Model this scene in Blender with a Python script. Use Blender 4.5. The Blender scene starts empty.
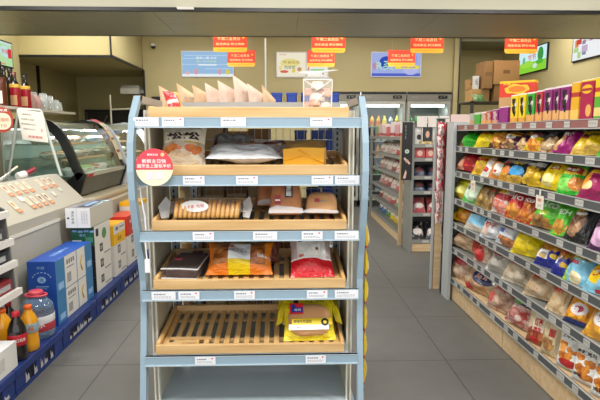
import bpy, bmesh, math, random
from mathutils import Vector, Matrix, noise
PI = math.pi
SC = bpy.context.scene
COL = SC.collection
RND = random.Random(7)

# ------------------------------------------------------------------ materials
def lin(c):
    if isinstance(c, str):
        c = tuple(int(c[i:i + 2], 16) / 255 for i in (0, 2, 4))
    return tuple((x / 12.92 if x <= .04045 else ((x + .055) / 1.055) ** 2.4) for x in c) + (1,)

MATS = {}
class NT:
    """small wrapper over a node tree"""
    def __init__(s, name):
        s.m = bpy.data.materials.new(name); s.m.use_nodes = True
        s.t = s.m.node_tree; s.t.nodes.clear()
        s.out = s.n('ShaderNodeOutputMaterial')
    def n(s, typ, **kw):
        nd = s.t.nodes.new(typ)
        for k, v in kw.items(): setattr(nd, k, v)
        return nd
    def l(s, a, b): s.t.links.new(a, b)
    def put(s, sock, v):
        if hasattr(v, 'is_linked') or isinstance(v, bpy.types.NodeSocket): s.l(v, sock)
        else: sock.default_value = v
    def math(s, op, a, b=0.0):
        nd = s.n('ShaderNodeMath', operation=op); s.put(nd.inputs[0], a); s.put(nd.inputs[1], b); return nd.outputs[0]
    def mix(s, f, a, b):
        nd = s.n('ShaderNodeMix', data_type='RGBA'); s.put(nd.inputs[0], f); s.put(nd.inputs[6], a); s.put(nd.inputs[7], b); return nd.outputs[2]
    def prin(s, col, rough=.5, metal=0., **kw):
        nd = s.n('ShaderNodeBsdfPrincipled'); s.put(nd.inputs['Base Color'], col); s.put(nd.inputs['Roughness'], rough)
        nd.inputs['Metallic'].default_value = metal
        for k, v in kw.items(): s.put(nd.inputs[k.replace('_', ' ')], v)
        return nd

def P(name, col, rough=.5, metal=0., **kw):
    if name in MATS: return MATS[name]
    t = NT(name); nd = t.prin(lin(col), rough, metal, **kw); t.l(nd.outputs[0], t.out.inputs[0])
    MATS[name] = t.m; return t.m

def EM(name, col, st=1.0):
    if name in MATS: return MATS[name]
    t = NT(name); e = t.n('ShaderNodeEmission'); e.inputs[0].default_value = lin(col); e.inputs[1].default_value = st
    t.l(e.outputs[0], t.out.inputs[0]); MATS[name] = t.m; return t.m

def FILM(name, col, alpha=.25, rough=.12, gl=.5, mult=.25):
    """thin clear packaging film: mostly see-through, glossy"""
    if name in MATS: return MATS[name]
    t = NT(name); tr = t.n('ShaderNodeBsdfTransparent')
    pr = t.prin(lin(col), rough, 0, Coat_Weight=gl)
    lw = t.n('ShaderNodeLayerWeight'); lw.inputs[0].default_value = .35
    f = t.math('MULTIPLY_ADD', lw.outputs[1], mult); f.node.inputs[2].default_value = alpha
    mx = t.n('ShaderNodeMixShader'); t.l(f, mx.inputs[0]); t.l(tr.outputs[0], mx.inputs[1]); t.l(pr.outputs[0], mx.inputs[2])
    t.l(mx.outputs[0], t.out.inputs[0]); MATS[name] = t.m; return t.m

def GLASS(name, col='eef4f2', refl=.5, base=.04):
    if name in MATS: return MATS[name]
    t = NT(name); tr = t.n('ShaderNodeBsdfTransparent'); tr.inputs[0].default_value = lin(col)
    g = t.n('ShaderNodeBsdfGlossy'); g.inputs['Roughness'].default_value = .03
    lw = t.n('ShaderNodeLayerWeight'); lw.inputs[0].default_value = .25
    f = t.math('MULTIPLY_ADD', lw.outputs[0], refl); f.node.inputs[2].default_value = base
    mx = t.n('ShaderNodeMixShader'); t.l(f, mx.inputs[0]); t.l(tr.outputs[0], mx.inputs[1]); t.l(g.outputs[0], mx.inputs[2])
    t.l(mx.outputs[0], t.out.inputs[0]); MATS[name] = t.m; return t.m

def NOISY(name, c1, c2, scale=(4, 4, 4), detail=3, rough=.5, lo=.35, hi=.65, metal=0, coord='Object', bump=0, **kw):
    """two-tone noise on object coordinates: wood grain, brushed steel, bread crust"""
    if name in MATS: return MATS[name]
    t = NT(name); tc = t.n('ShaderNodeTexCoord'); mp = t.n('ShaderNodeMapping'); mp.inputs['Scale'].default_value = scale
    t.l(tc.outputs[coord], mp.inputs[0]); nz = t.n('ShaderNodeTexNoise'); nz.inputs['Scale'].default_value = 1; nz.inputs['Detail'].default_value = detail
    t.l(mp.outputs[0], nz.inputs['Vector']); mr = t.n('ShaderNodeMapRange'); mr.inputs[1].default_value = lo; mr.inputs[2].default_value = hi
    t.l(nz.outputs[0], mr.inputs[0]); c = t.mix(mr.outputs[0], lin(c1), lin(c2))
    pr = t.prin(c, rough, metal, **kw)
    if bump:
        b = t.n('ShaderNodeBump'); b.inputs['Strength'].default_value = bump; b.inputs['Distance'].default_value = .01
        t.l(nz.outputs[0], b.inputs['Height']); t.l(b.outputs[0], pr.inputs['Normal'])
    t.l(pr.outputs[0], t.out.inputs[0]); MATS[name] = t.m; return t.m

def PRINT(name, base, layers=(), rough=.34, coat=.22, metal=0, bump=.6):
    """printed packaging: flat shapes laid over a base colour in the pack's own 0..1 coordinates (u across, v up)"""
    if name in MATS: return MATS[name]
    t = NT(name); tc = t.n('ShaderNodeTexCoord'); g = tc.outputs['Generated']
    sp = t.n('ShaderNodeSeparateXYZ'); t.l(g, sp.inputs[0]); u, v = sp.outputs[0], sp.outputs[2]
    col = lin(base)
    vor = None
    def blob(sc=9):
        vv = t.n('ShaderNodeTexVoronoi'); vv.inputs['Scale'].default_value = sc * .8
        nz = t.n('ShaderNodeTexNoise'); nz.inputs['Scale'].default_value = 4; t.l(g, nz.inputs['Vector']); ad = t.n('ShaderNodeMix', data_type='VECTOR'); ad.inputs[0].default_value = .12; t.l(g, ad.inputs[4]); t.l(nz.outputs['Color'], ad.inputs[5]); t.l(ad.outputs[1], vv.inputs['Vector']); return vv
    def cellmix(vo):
        sx = t.n('ShaderNodeSeparateXYZ'); t.l(vo.outputs['Color'], sx.inputs[0])
        e = t.math('MULTIPLY', t.math('POWER', vo.outputs['Distance'], 3.0), 1.6)
        q = t.math('ADD', t.math('MULTIPLY', sx.outputs[0], .8), e); q.node.use_clamp = True; return q
    for L in layers:
        k = L[0]
        if k in 'ec':
            cu, cv, ru, rv = L[1:5]
            a = t.math('DIVIDE', t.math('SUBTRACT', u, cu), ru); b = t.math('DIVIDE', t.math('SUBTRACT', v, cv), rv)
            d = t.math('ADD', t.math('MULTIPLY', a, a), t.math('MULTIPLY', b, b))
            if k == 'c':
                vo = blob(L[7] if len(L) > 7 else 8)
                d = t.math('ADD', d, t.math('MULTIPLY', vo.outputs['Distance'], 1.1))
                d = t.math('SUBTRACT', d, .3)
                f = t.math('LESS_THAN', d, 1)
                cc = t.mix(cellmix(vo), lin(L[5]), lin(L[6]))
                col = t.mix(f, col, cc)
            else:
                col = t.mix(t.math('LESS_THAN', d, 1), col, lin(L[5]))
        elif k == 'r':
            u0, v0, u1, v1 = L[1:5]
            a = t.math('LESS_THAN', t.math('ABSOLUTE', t.math('SUBTRACT', u, (u0 + u1) / 2)), (u1 - u0) / 2)
            b = t.math('LESS_THAN', t.math('ABSOLUTE', t.math('SUBTRACT', v, (v0 + v1) / 2)), (v1 - v0) / 2)
            col = t.mix(t.math('MULTIPLY', a, b), col, lin(L[5]))
        elif k == 'd':   # diagonal split: everything where v < a*u+b
            col = t.mix(t.math('LESS_THAN', v, t.math('ADD', t.math('MULTIPLY', u, L[1]), L[2])), col, lin(L[3]))
        elif k == 'n':   # blotches
            nz = t.n('ShaderNodeTexNoise'); nz.inputs['Scale'].default_value = L[1]; nz.inputs['Detail'].default_value = 2; t.l(g, nz.inputs['Vector'])
            col = t.mix(t.math('GREATER_THAN', nz.outputs[0], L[2]), col, lin(L[3]))
        elif k == 's':   # soft snack pieces seen through film
            vo = blob(L[1]); col = t.mix(cellmix(vo), lin(L[2]), lin(L[3]))
    pr = t.prin(col, rough, metal, Coat_Weight=coat)
    if bump:
        nz = t.n('ShaderNodeTexNoise'); nz.inputs['Scale'].default_value = 5; nz.inputs['Detail'].default_value = 3; t.l(g, nz.inputs['Vector'])
        b = t.n('ShaderNodeBump'); b.inputs['Strength'].default_value = bump; b.inputs['Distance'].default_value = .03
        t.l(nz.outputs[0], b.inputs['Height']); t.l(b.outputs[0], pr.inputs['Normal'])
    t.l(pr.outputs[0], t.out.inputs[0]); MATS[name] = t.m; return t.m

# ------------------------------------------------------------------ mesh builder
TXT = {}
def text_geo(s, bold=0.0):
    key = (s, bold)
    if key in TXT: return TXT[key]
    cu = bpy.data.curves.new('glyphs', 'FONT'); cu.body = s; cu.size = 1; cu.resolution_u = 2; cu.offset = bold
    cu.align_x = 'CENTER'; cu.align_y = 'CENTER'
    ob = bpy.data.objects.new('glyphs', cu); COL.objects.link(ob)
    dg = bpy.context.evaluated_depsgraph_get(); me = bpy.data.meshes.new_from_object(ob.evaluated_get(dg))
    vs = [tuple(v.co) for v in me.vertices]; fs = [tuple(p.vertices) for p in me.polygons]
    bpy.data.objects.remove(ob); bpy.data.curves.remove(cu); bpy.data.meshes.remove(me)
    if vs:
        x0, x1 = min(v[0] for v in vs), max(v[0] for v in vs); y0, y1 = min(v[1] for v in vs), max(v[1] for v in vs)
        cx, cy = (x0 + x1) / 2, (y0 + y1) / 2; vs = [(v[0] - cx, v[1] - cy) for v in vs]; wh = (x1 - x0, y1 - y0)
    else: wh = (1, 1)
    TXT[key] = (vs, fs, wh); return TXT[key]

class MB:
    def __init__(s): s.v = []; s.f = []; s.mi = []; s.sm = []; s.mats = []
    def idx(s, m):
        if m not in s.mats: s.mats.append(m)
        return s.mats.index(m)
    def add(s, vs, fs, m, M=None, smooth=False):
        o = len(s.v); s.v += [tuple(M @ Vector(v)) if M else tuple(v) for v in vs]
        k = s.idx(m)
        for f in fs: s.f.append(tuple(i + o for i in f)); s.mi.append(k); s.sm.append(smooth)
        return s
    def bx(s, x0, x1, y0, y1, z0, z1, m, M=None):
        vs = [(x, y, z) for x in (x0, x1) for y in (y0, y1) for z in (z0, z1)]
        fs = [(0, 1, 3, 2), (4, 6, 7, 5), (0, 4, 5, 1), (2, 3, 7, 6), (0, 2, 6, 4), (1, 5, 7, 3)]
        return s.add(vs, fs, m, M)
    def prism(s, poly, ax, a0, a1, m, M=None, smooth=False):
        def pt(p, a):
            return {'X': (a, p[0], p[1]), 'Y': (p[0], a, p[1]), 'Z': (p[0], p[1], a)}[ax]
        n = len(poly); vs = [pt(p, a0) for p in poly] + [pt(p, a1) for p in poly]
        fs = [tuple(range(n - 1, -1, -1)), tuple(range(n, 2 * n))]
        s.add(vs, fs, m, M)
        return s.add(vs, [(i, (i + 1) % n, n + (i + 1) % n, n + i) for i in range(n)], m, M, smooth)
    def tube(s, pts, r, m, n=8, M=None):
        pts = [Vector(p) for p in pts]; vs = []; fs = []
        up = Vector((0, 0, 1)); prev = None
        for i, p in enumerate(pts):
            d = (pts[min(i + 1, len(pts) - 1)] - pts[max(i - 1, 0)]).normalized()
            a = d.cross(up if abs(d.z) < .95 else Vector((1, 0, 0))).normalized()
            if prev and a.dot(prev) < 0: a = -a
            prev = a; b = d.cross(a); rr = r[i] if isinstance(r, (list, tuple)) else r
            for k in range(n): vs.append(p + (a * math.cos(2 * PI * k / n) + b * math.sin(2 * PI * k / n)) * rr)
        for i in range(len(pts) - 1):
            for k in range(n): fs.append((i * n + k, i * n + (k + 1) % n, (i + 1) * n + (k + 1) % n, (i + 1) * n + k))
        s.add(vs, fs, m, M, True)
        return s.add(vs, [tuple(range(n - 1, -1, -1)), tuple(range((len(pts) - 1) * n, len(pts) * n))], m, M)
    def lathe(s, prof, m, n=20, M=None, sq=0, cap=True):
        vs = []; fs = []
        for r, z in prof:
            for k in range(n):
                a = 2 * PI * k / n; q = 1 + sq * (abs(math.sin(2 * a)))
                vs.append((r * q * math.cos(a), r * q * math.sin(a), z))
        for i in range(len(prof) - 1):
            for k in range(n): fs.append((i * n + k, i * n + (k + 1) % n, (i + 1) * n + (k + 1) % n, (i + 1) * n + k))
        s.add(vs, fs, m, M, True)
        if not cap: return s
        return s.add(vs, [tuple(range(n - 1, -1, -1)), tuple(range((len(prof) - 1) * n, len(prof) * n))], m, M)
    def quad(s, a, b, c, d, m, M=None): return s.add([a, b, c, d], [(0, 1, 2, 3)], m, M)
    def text(s, st, M, w, m, h=None, bold=.01):
        """string centred on M's origin, in M's xy plane, w wide (or h high)"""
        vs, fs, wh = text_geo(st, bold); k = w / wh[0]; kh = k if h is None else h / wh[1]
        return s.add([(v[0] * k, v[1] * kh, 0) for v in vs], fs, m, M)
    def textf(s, st, cx, cz, w, m, fn, h=None, bold=.01):
        """string laid over a curved front: fn(x, z) gives the y of the surface"""
        vs, fs, wh = text_geo(st, bold); k = w / wh[0]; kh = k if h is None else h / wh[1]
        return s.add([(cx + v[0] * k, fn(cx + v[0] * k, cz + v[1] * kh), cz + v[1] * kh) for v in vs], fs, m)
    def mesh(s, name):
        me = bpy.data.meshes.new(name); me.from_pydata(s.v, [], s.f)
        for m in s.mats: me.materials.append(m)
        me.polygons.foreach_set('material_index', s.mi); me.polygons.foreach_set('use_smooth', s.sm); me.update()
        return me
    def build(s, name, parent=None, loc=None, rot=None, bevel=0):
        """parent given and loc omitted: the vertices are world coordinates"""
        o = bpy.data.objects.new(name, s.mesh(name)); COL.objects.link(o)
        if parent:
            o.parent = parent
            if loc is None:
                root = parent; off = Vector((0, 0, 0))
                while root: off += root.location; root = root.parent
                for v in o.data.vertices: v.co -= off
        if loc is not None: o.location = loc
        if rot is not None: o.rotation_euler = rot
        if bevel:
            b = o.modifiers.new('edge', 'BEVEL'); b.width = bevel; b.segments = 2; b.limit_method = 'ANGLE'
        return o

def tag(o, label, cat, group=None):
    o['label'] = label; o['category'] = cat
    if group: o['group'] = group
    return o
def thing(name, label, cat, loc=(0, 0, 0), rz=0, group=None):
    o = bpy.data.objects.new(name, None); COL.objects.link(o); o.empty_display_size = .1
    o.location = loc; o.rotation_euler = (0, 0, rz); return tag(o, label, cat, group)
def struct(o): o['kind'] = 'structure'; return o
def centred(o):
    """move a mesh's origin to the foot of its bounding box (kept in place in the world)"""
    vs = o.data.vertices; lo = [min(v.co[i] for v in vs) for i in range(3)]; hi = [max(v.co[i] for v in vs) for i in range(3)]
    c = Vector(((lo[0] + hi[0]) / 2, (lo[1] + hi[1]) / 2, lo[2]))
    for v in vs: v.co -= c
    o.location = c; return o
def solo(mb, name, label, cat, group=None, bevel=0):
    return tag(centred(mb.build(name, bevel=bevel)), label, cat, group)
def copy_tree(o, parent=None):
    c = o.copy(); COL.objects.link(c); c.parent = parent
    for ch in list(o.children): copy_tree(ch, c)
    return c
def XF(loc, rx=0, ry=0, rz=0):
    return Matrix.Translation(loc) @ Matrix.Rotation(rz, 4, 'Z') @ Matrix.Rotation(ry, 4, 'Y') @ Matrix.Rotation(rx, 4, 'X')
FACE_Y = Matrix.Rotation(PI / 2, 4, 'X')                                   # text plane facing -Y
def ty(x, y, z): return Matrix.Translation((x, y, z)) @ FACE_Y              # text on a plane that faces the camera
def tx(x, y, z): return Matrix.Translation((x, y, z)) @ Matrix.Rotation(PI / 2, 4, 'Z') @ FACE_Y    # faces +X
def txn(x, y, z): return Matrix.Translation((x, y, z)) @ Matrix.Rotation(-PI / 2, 4, 'Z') @ FACE_Y  # faces -X
def rest(o, z, slope=0.0, y0=0.0):
    """drop an object (with its children) onto a plane z + slope*(y-y0)"""
    low = 1e9
    R = Matrix.LocRotScale(o.location, o.rotation_euler, o.scale)
    def walk(q, M):
        nonlocal low
        if q.type == 'MESH':
            for v in q.data.vertices:
                p = M @ v.co; low = min(low, p.z - slope * (p.y - y0))
        for c in q.children: walk(c, M @ Matrix.LocRotScale(c.location, c.rotation_euler, c.scale))
    walk(o, R); o.location.z += z - low + .0012; return o

def extent(o):
    R = Matrix.LocRotScale(None, o.rotation_euler, o.scale); q = [R @ v.co for v in o.data.vertices]
    return [(min(p[i] for p in q), max(p[i] for p in q)) for i in range(3)]
def fit(o, y0, y1, zspan):
    """shrink a pack so that it stands under the shelf above and inside its own place in the row"""
    for _ in range(4):
        e = extent(o); k = zspan / (e[2][1] - e[2][0])
        if k < 1: o.scale.z *= k; o.scale.y *= max(k, .8)
    e = extent(o); k = (y1 - y0) / (e[1][1] - e[1][0])
    if k < 1: o.scale.x *= k; o.scale.y *= k
    e = extent(o); o.location.y = (y0 + y1) / 2 - (e[1][0] + e[1][1]) / 2; return o
# ------------------------------------------------------------------ soft packs
def pillow(mb, w, h, t, mat, seed=0, crimp=.07, wr=.16, nu=14, nv=16, belly=.5, taper=0.0, pw=2.4, seal=None, M=None):
    """heat-sealed pillow bag: flat crimped ends, swollen middle, creases running out of the seals; front looks along -Y"""
    sd = Vector((seed * 3.7, seed * 1.3, seed * .7))
    def f(u, v, side):
        s = min(max((v - crimp) / (1 - 2 * crimp), 0), 1)
        s2 = s ** (math.log(.5) / math.log(belly)) if 0 < s < 1 else s
        pv = max(4 * s2 * (1 - s2), 0) ** .55; pu = max(1 - abs(u) ** pw, 0) ** .62
        q = noise.noise(Vector((u * 1.7, v * 2.2, side * 2)) + sd)
        pl = math.sin(u * 11 + seed * 1.9 + 2 * q) * (1 - pv) * .55
        d = t / 2 * pu * pv * (1 + wr * 2.2 * q + wr * 1.4 * pl)
        wx = w / 2 * (1 - .09 * pv * (1 - abs(2 * s - 1) * .4)) * (1 - taper * v)
        wob = .012 * t * math.sin(u * 23 + seed) if v < crimp * .8 or v > 1 - crimp * .8 else 0
        return Vector((u * wx, -side * d + wob, v * h))
    for side in (1, -1):
        vs = [f(-1 + 2 * i / nu, j / nv, side) for j in range(nv + 1) for i in range(nu + 1)]
        fs = []
        for j in range(nv):
            for i in range(nu):
                a = j * (nu + 1) + i; q = (a, a + 1, a + nu + 2, a + nu + 1); fs.append(q if side == 1 else q[::-1])
        if seal:
            k = max(1, int(nv * crimp + .5)); e = [q for q in fs if (q[0] // (nu + 1) < k or q[0] // (nu + 1) >= nv - k) ^ (side == -1 and False)]
            ne = [q for q in fs if q not in e]; mb.add(vs, ne, mat, M, True); mb.add(vs, e, seal, M, True)
        else: mb.add(vs, fs, mat, M, True)
    def front(x, z, lift=.0015):
        v = min(max(z / h, 0), 1); u = x / (w / 2)
        for _ in range(3):
            g = f(min(max(u, -1), 1), v, 1); u += (x - g.x) / (w / 2)
        return f(min(max(u, -1), 1), v, 1).y - lift
    return front

def loaf(mb, w, d, h, mat, n=16, M=None, bumps=0, seed=0, pw=3.):
    """rounded bread body lying on its flat base: w along x, d along y"""
    vs = []; fs = []; nv = 10
    for j in range(nv + 1):
        a = j / nv * PI / 2
        for i in range(n * 2):
            th = 2 * PI * i / (n * 2); c, sn = math.cos(th), math.sin(th)
            k = (abs(c) ** pw + abs(sn) ** pw) ** (-1 / pw)
            r = math.cos(a) ** .5 if j < nv else 0
            zz = h * math.sin(a) ** .75
            b = 1 + bumps * math.sin(c * k * r * 14 + seed)
            q = 1 + .05 * noise.noise(Vector((c * 2, sn * 2, a + seed)))
            vs.append((c * k * r * w / 2 * q, sn * k * r * d / 2 * q, zz * b))
    m = n * 2
    for j in range(nv):
        for i in range(m): fs.append((j * m + i, j * m + (i + 1) % m, (j + 1) * m + (i + 1) % m, (j + 1) * m + i))
    fs.append(tuple(range(m - 1, -1, -1)))
    mb.add(vs, fs, mat, M, True)

def price_tag(mb, x, y, z, w, h, facing, seed=0, red=True):
    """white shelf card with faint print and a small red mark"""
    F = {'y': ty, 'x-': txn}[facing](x, y, z)
    W, G, R = P('card_white', 'e4e5ea', .5), P('card_print', '767a88', .6), P('card_red', 'd8304a', .5)
    mb.bx(-w / 2, w / 2, -h / 2, h / 2, -.0015, .0008, W, F)
    r = random.Random(seed); x0 = -w * .4
    for row, hh in ((.2, .16), (-.1, .05), (-.25, .05)):
        xx = x0
        while xx < w * (.05 if row > 0 else .3):
            ww = w * r.uniform(.04, .1); mb.bx(xx, xx + ww, h * row - h * hh / 2, h * row + h * hh / 2, .0008, .0012, G, F); xx += ww + w * .03
    if red: mb.bx(w * .3, w * .38, h * .22, h * .38, .0008, .0013, R, F)
# ------------------------------------------------------------------ camera, light, view
SC.view_settings.view_transform = 'Standard'; SC.view_settings.look = 'None'; SC.view_settings.gamma = 1; SC.view_settings.use_curve_mapping = False
SC.view_settings.exposure = 0.0
SC.cycles.use_denoising = True; SC.cycles.max_bounces = 8; SC.cycles.transparent_max_bounces = 16; SC.cycles.caustics_reflective = False; SC.cycles.caustics_refractive = False
SC.cycles.sample_clamp_indirect = 4
cam = bpy.data.cameras.new('camera'); co = bpy.data.objects.new('camera', cam); COL.objects.link(co); SC.camera = co
cam.lens = 30; cam.sensor_width = 36; cam.clip_start = .05
pitch = math.atan(67 / 500); yaw = math.atan(16 / 500 * math.cos(pitch))
co.location = (0, 0, 1.4); co.rotation_euler = (PI / 2 - pitch, 0, -yaw)
wd = bpy.data.worlds.new('daylight'); SC.world = wd; wd.use_nodes = True
wd.node_tree.nodes['Background'].inputs[0].default_value = (.96, .98, 1, 1); wd.node_tree.nodes['Background'].inputs[1].default_value = 1.5

# ------------------------------------------------------------------ the shell
WALL = NOISY('painted_wall', 'b7aa7c', 'bbae80', (1, 1, 1), 2, .6)
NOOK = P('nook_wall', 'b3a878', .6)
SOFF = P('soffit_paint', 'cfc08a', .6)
CEIL = NOISY('ceiling_board', 'c9c6b4', 'cfccba', (1, 1, 1), 2, .7)
def floor_mat():
    t = NT('grey_floor_tile'); tc = t.n('ShaderNodeTexCoord'); mp = t.n('ShaderNodeMapping'); mp.inputs['Location'].default_value = (-1.0 + .697 * 20, -2.92 + .738 * 20, 0)
    t.l(tc.outputs['Object'], mp.inputs[0]); br = t.n('ShaderNodeTexBrick'); br.offset = 0; br.squash = 1
    t.l(mp.outputs[0], br.inputs[0]); br.inputs['Scale'].default_value = 1; br.inputs['Brick Width'].default_value = .697; br.inputs['Row Height'].default_value = .738
    br.inputs['Mortar Size'].default_value = .0035; br.inputs['Mortar Smooth'].default_value = .1; br.inputs['Bias'].default_value = 0
    br.inputs['Color1'].default_value = lin('656461'); br.inputs['Color2'].default_value = lin('62615e'); br.inputs['Mortar'].default_value = lin('3a3937')
    nz = t.n('ShaderNodeTexNoise'); nz.inputs['Scale'].default_value = 9; nz.inputs['Detail'].default_value = 5; t.l(tc.outputs['Object'], nz.inputs['Vector'])
    c = t.mix(.12, br.outputs[0], nz.outputs[0]); c.node.blend_type = 'OVERLAY'
    pr = t.prin(c, .5); t.l(pr.outputs[0], t.out.inputs[0]); return t.m
struct(MB().quad((-5, -1.5, 0), (5.5, -1.5, 0), (5.5, 11.5, 0), (-5, 11.5, 0), floor_mat()).build('floor'))
struct(MB().bx(-4.4, 4.7, -1.5, 11.2, 3.3, 3.4, CEIL).build('ceiling'))
struct(MB().bx(-4.35, -3.92, -1.5, 7.76, 0, 3.3, WALL).build('wall_left'))
struct(MB().bx(-4.35, -4.2, 7.76, 10.6, 0, 3.3, NOOK).build('wall_nook_side'))
struct(MB().bx(-4.2, -4.17, 8.84, 8.9, .8, 2.53, P('black_trim', '17171a', .4)).build('trim_7'))
struct(MB().bx(-4.2, -4.195, 8.3, 8.315, .8, 2.53, P('seam_light', 'aaa274', .6)).build('trim_8'))
struct(MB().bx(4.5, 4.65, -1.5, 10.5, 0, 3.3, WALL).build('wall_right'))
m = MB()                                                          # back wall: around the coolers, plus the recessed ends
m.bx(-2.56, -2.43, 9.42, 10.5, 0, 3.3, WALL).bx(-2.43, 3.14, 9.42, 9.5, 2.16, 3.3, WALL).bx(3.14, 3.24, 9.36, 10.4, 0, 3.3, WALL).bx(-2.43, .57, 9.42, 9.5, 0, 2.16, WALL)
struct(m.build('wall_back'))
struct(MB().bx(3.24, 4.5, 10.4, 10.5, 0, 3.3, WALL).build('wall_recess'))
struct(MB().bx(-4.2, -2.5, 10.5, 10.6, 0, 3.3, NOOK).build('wall_nook'))
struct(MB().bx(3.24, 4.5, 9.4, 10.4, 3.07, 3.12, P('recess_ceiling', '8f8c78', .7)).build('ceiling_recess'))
struct(MB().bx(3.225, 3.245, 9.34, 9.365, 1.0, 3.3, P('black_trim', '17171a', .4)).build('trim_2'))
# soffit over the kitchen nook: pale face, dark underside, black edge trim
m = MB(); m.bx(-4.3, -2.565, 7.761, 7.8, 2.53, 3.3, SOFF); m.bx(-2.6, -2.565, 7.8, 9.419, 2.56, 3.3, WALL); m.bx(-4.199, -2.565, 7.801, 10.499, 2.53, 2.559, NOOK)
struct(m.build('ceiling_soffit'))
BT = P('black_trim', '17171a', .4)
m = MB(); m.bx(-4.2, -2.55, 7.745, 7.765, 2.515, 2.55, BT).bx(-2.57, -2.545, 7.75, 9.42, 2.515, 2.55, BT).bx(-2.58, -2.555, 7.74, 7.76, 2.53, 3.3, BT)
struct(m.build('trim_3'))
struct(MB().bx(-2.56, -2.53, 9.395, 9.42, 1.3, 2.53, BT).build('trim_4'))
# dropped beam across the shop: pale fascia over a brushed metal underside
BM = NOISY('brushed_metal', 'b0ad9c', 'bbb8a7', (1.2, 22, 22), 3, .36, metal=.35)
m = MB(); m.bx(-4.2, 4.5, 5.17, 6.42, 2.605, 3.3, CEIL)
struct(m.build('beam_dropped', bevel=0))
m = MB()
for k in range(6): m.bx(-4.2 + k * 1.45, -4.2 + (k + 1) * 1.45 - .004, 5.2, 6.44, 2.592, 2.606, BM)
struct(m.build('ceiling_metal_panel'))
struct(MB().bx(-4.2, 4.5, 5.155, 5.205, 2.59, 2.625, BT).build('trim_5'))
struct(MB().bx(-4.2, 4.5, 6.44, 6.465, 2.586, 2.64, P('beam_lip', '5d5b4e', .4)).build('trim_6'))
# ceiling LED panels (the shop's own lamps, plus added ones for soffit and cards)
PANEL = EM('led_diffuser', 'fff9ee', 6.0); PF = P('led_frame', 'e8e8e4', .5)
def led(x, y, z, sx, sy, power, label):
    t = thing('ceiling_light', label, 'ceiling light', (x, y, z), 0, 'LED ceiling panels')
    MB().bx(-sx / 2 - .02, sx / 2 + .02, -sy / 2 - .02, sy / 2 + .02, -.012, 0, PF).build('frame', t, loc=(0, 0, 0))
    MB().bx(-sx / 2, sx / 2, -sy / 2, sy / 2, -.016, -.011, P('led_cover', 'f4f4f0', .5)).build('diffuser', t, loc=(0, 0, 0))
    L = bpy.data.lights.new('panel_lamp', 'AREA'); L.shape = 'RECTANGLE'; L.size = sx; L.size_y = sy; L.energy = power; L.color = (1, .975, .93)
    lo = bpy.data.objects.new('panel_lamp', L); COL.objects.link(lo); lo.location = (x, y, z - .03)
for i, x in enumerate((-2.7, 0, 2.7)):
    led(x, .6, 3.29, 1.2, .6, 72, 'square LED panel over the entrance, %s' % ('counter side', 'middle', 'snack side')[i])
    led(x, 3.4, 3.29, 1.2, .6, 66, 'square LED panel before the dropped beam, %s' % ('counter side', 'middle', 'snack side')[i])
led(-3.0, 7.0, 3.29, .9, .5, 22, 'LED panel in front of the kitchen nook soffit')  # extra lamp, added to brighten the soffit face
for i, x in enumerate((-1.6, 1.2, 3.6)):
    led(x, 7.8, 3.29, 1.2, .5, 32, 'LED panel over the coolers aisle, %s' % ('counter side', 'middle', 'snack side')[i])
for i, x in enumerate((-1.2, .8, 2.8)):
    led(x, 6.68, 3.29, 1.4, .3, 24, 'narrow LED panel right behind the dropped beam, %s' % ('counter side', 'middle', 'snack side')[i])  # extra lamps, added to light the fronts of the near card row
for i, px in enumerate((-.96,)):
    o = solo(MB().bx(px - .08, px + .08, 5.11, 5.155, 2.605, 2.62, EM('strip_lamp', 'fff6e6', .95)), 'ceiling_strip_light', 'small lit strip under the dropped beam edge above the rack', 'light', 'strip lights on the beam')

# ------------------------------------------------------------------ bread rack
RX0, RX1, RY = -.627, .33, 2.16
STEEL = P('blue_grey_steel', '8fa6b6', .42, 0, Coat_Weight=.2)
STEEL2 = P('grey_steel', 'aab4bd', .4, .2)
CREAM = P('cream_panel', 'cfc8b0', .5)
HOLE = P('slot_dark', '2a2a2c', .7)
rack = thing('bread_rack', 'blue grey steel bread rack with curved side frames and five tiers in the middle aisle', 'shelf rack', (-.15, 2.45, 0))
prof = [(2.235, 1.56), (2.15, 1.47), (2.105, 1.36), (2.09, 1.24), (2.10, 1.12), (2.135, .99), (2.18, .86), (2.205, .74), (2.20, .62), (2.175, .46), (2.14, .28), (2.11, .12), (2.09, .02)]
for x0, x1 in ((-.652, -.625), (.33, .357)):
    n = len(prof); poly = [(y, z) for y, z in prof] + [(y + .04, z) for y, z in reversed(prof)]
    m = MB(); vs = [(x, y, z) for x in (x0, x1) for y, z in poly]; k = 2 * n
    fs = [(i, (i + 1) % k, k + (i + 1) % k, k + i) for i in range(k)]
    for i in range(n - 1):
        fs += [(i, k - 1 - i, k - 2 - i, i + 1)[::-1], (k + i, k + k - 1 - i, k + k - 2 - i, k + i + 1)]
    m.add(vs, fs, STEEL); m.bx(x0, x1, 2.24, 2.64, 1.53, 1.562, P('top_arm', '9a948a', .5)); m.bx(x0, x1, 2.1, 2.66, .0, .03, STEEL)
    m.build('side_frame', rack)
for x0, x1 in ((-.612, -.6), (.297, .309)):
    m = MB().bx(x0, x1, 2.27, 2.62, .06, 1.5, CREAM); m.build('side_panel', rack)
    m = MB().bx(x0 - .006, x0 + .001, 2.25, 2.275, .06, 1.5, P('cream_edge', 'dcd8cc', .45)).bx(x1, x1 + .007, 2.25, 2.275, .06, 1.5, P('cream_edge', 'dcd8cc', .45)); m.build('panel_edge', rack)
for x in (-.58, -.475, .278):
    m = MB().bx(x - .018, x + .018, 2.625, 2.65, .02, 1.53, STEEL2)
    for k in range(46): m.bx(x - .004, x + .004, 2.6235, 2.626, .1 + k * .03, .117 + k * .03, HOLE)
    m.build('back_upright', rack)
m = MB()
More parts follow.
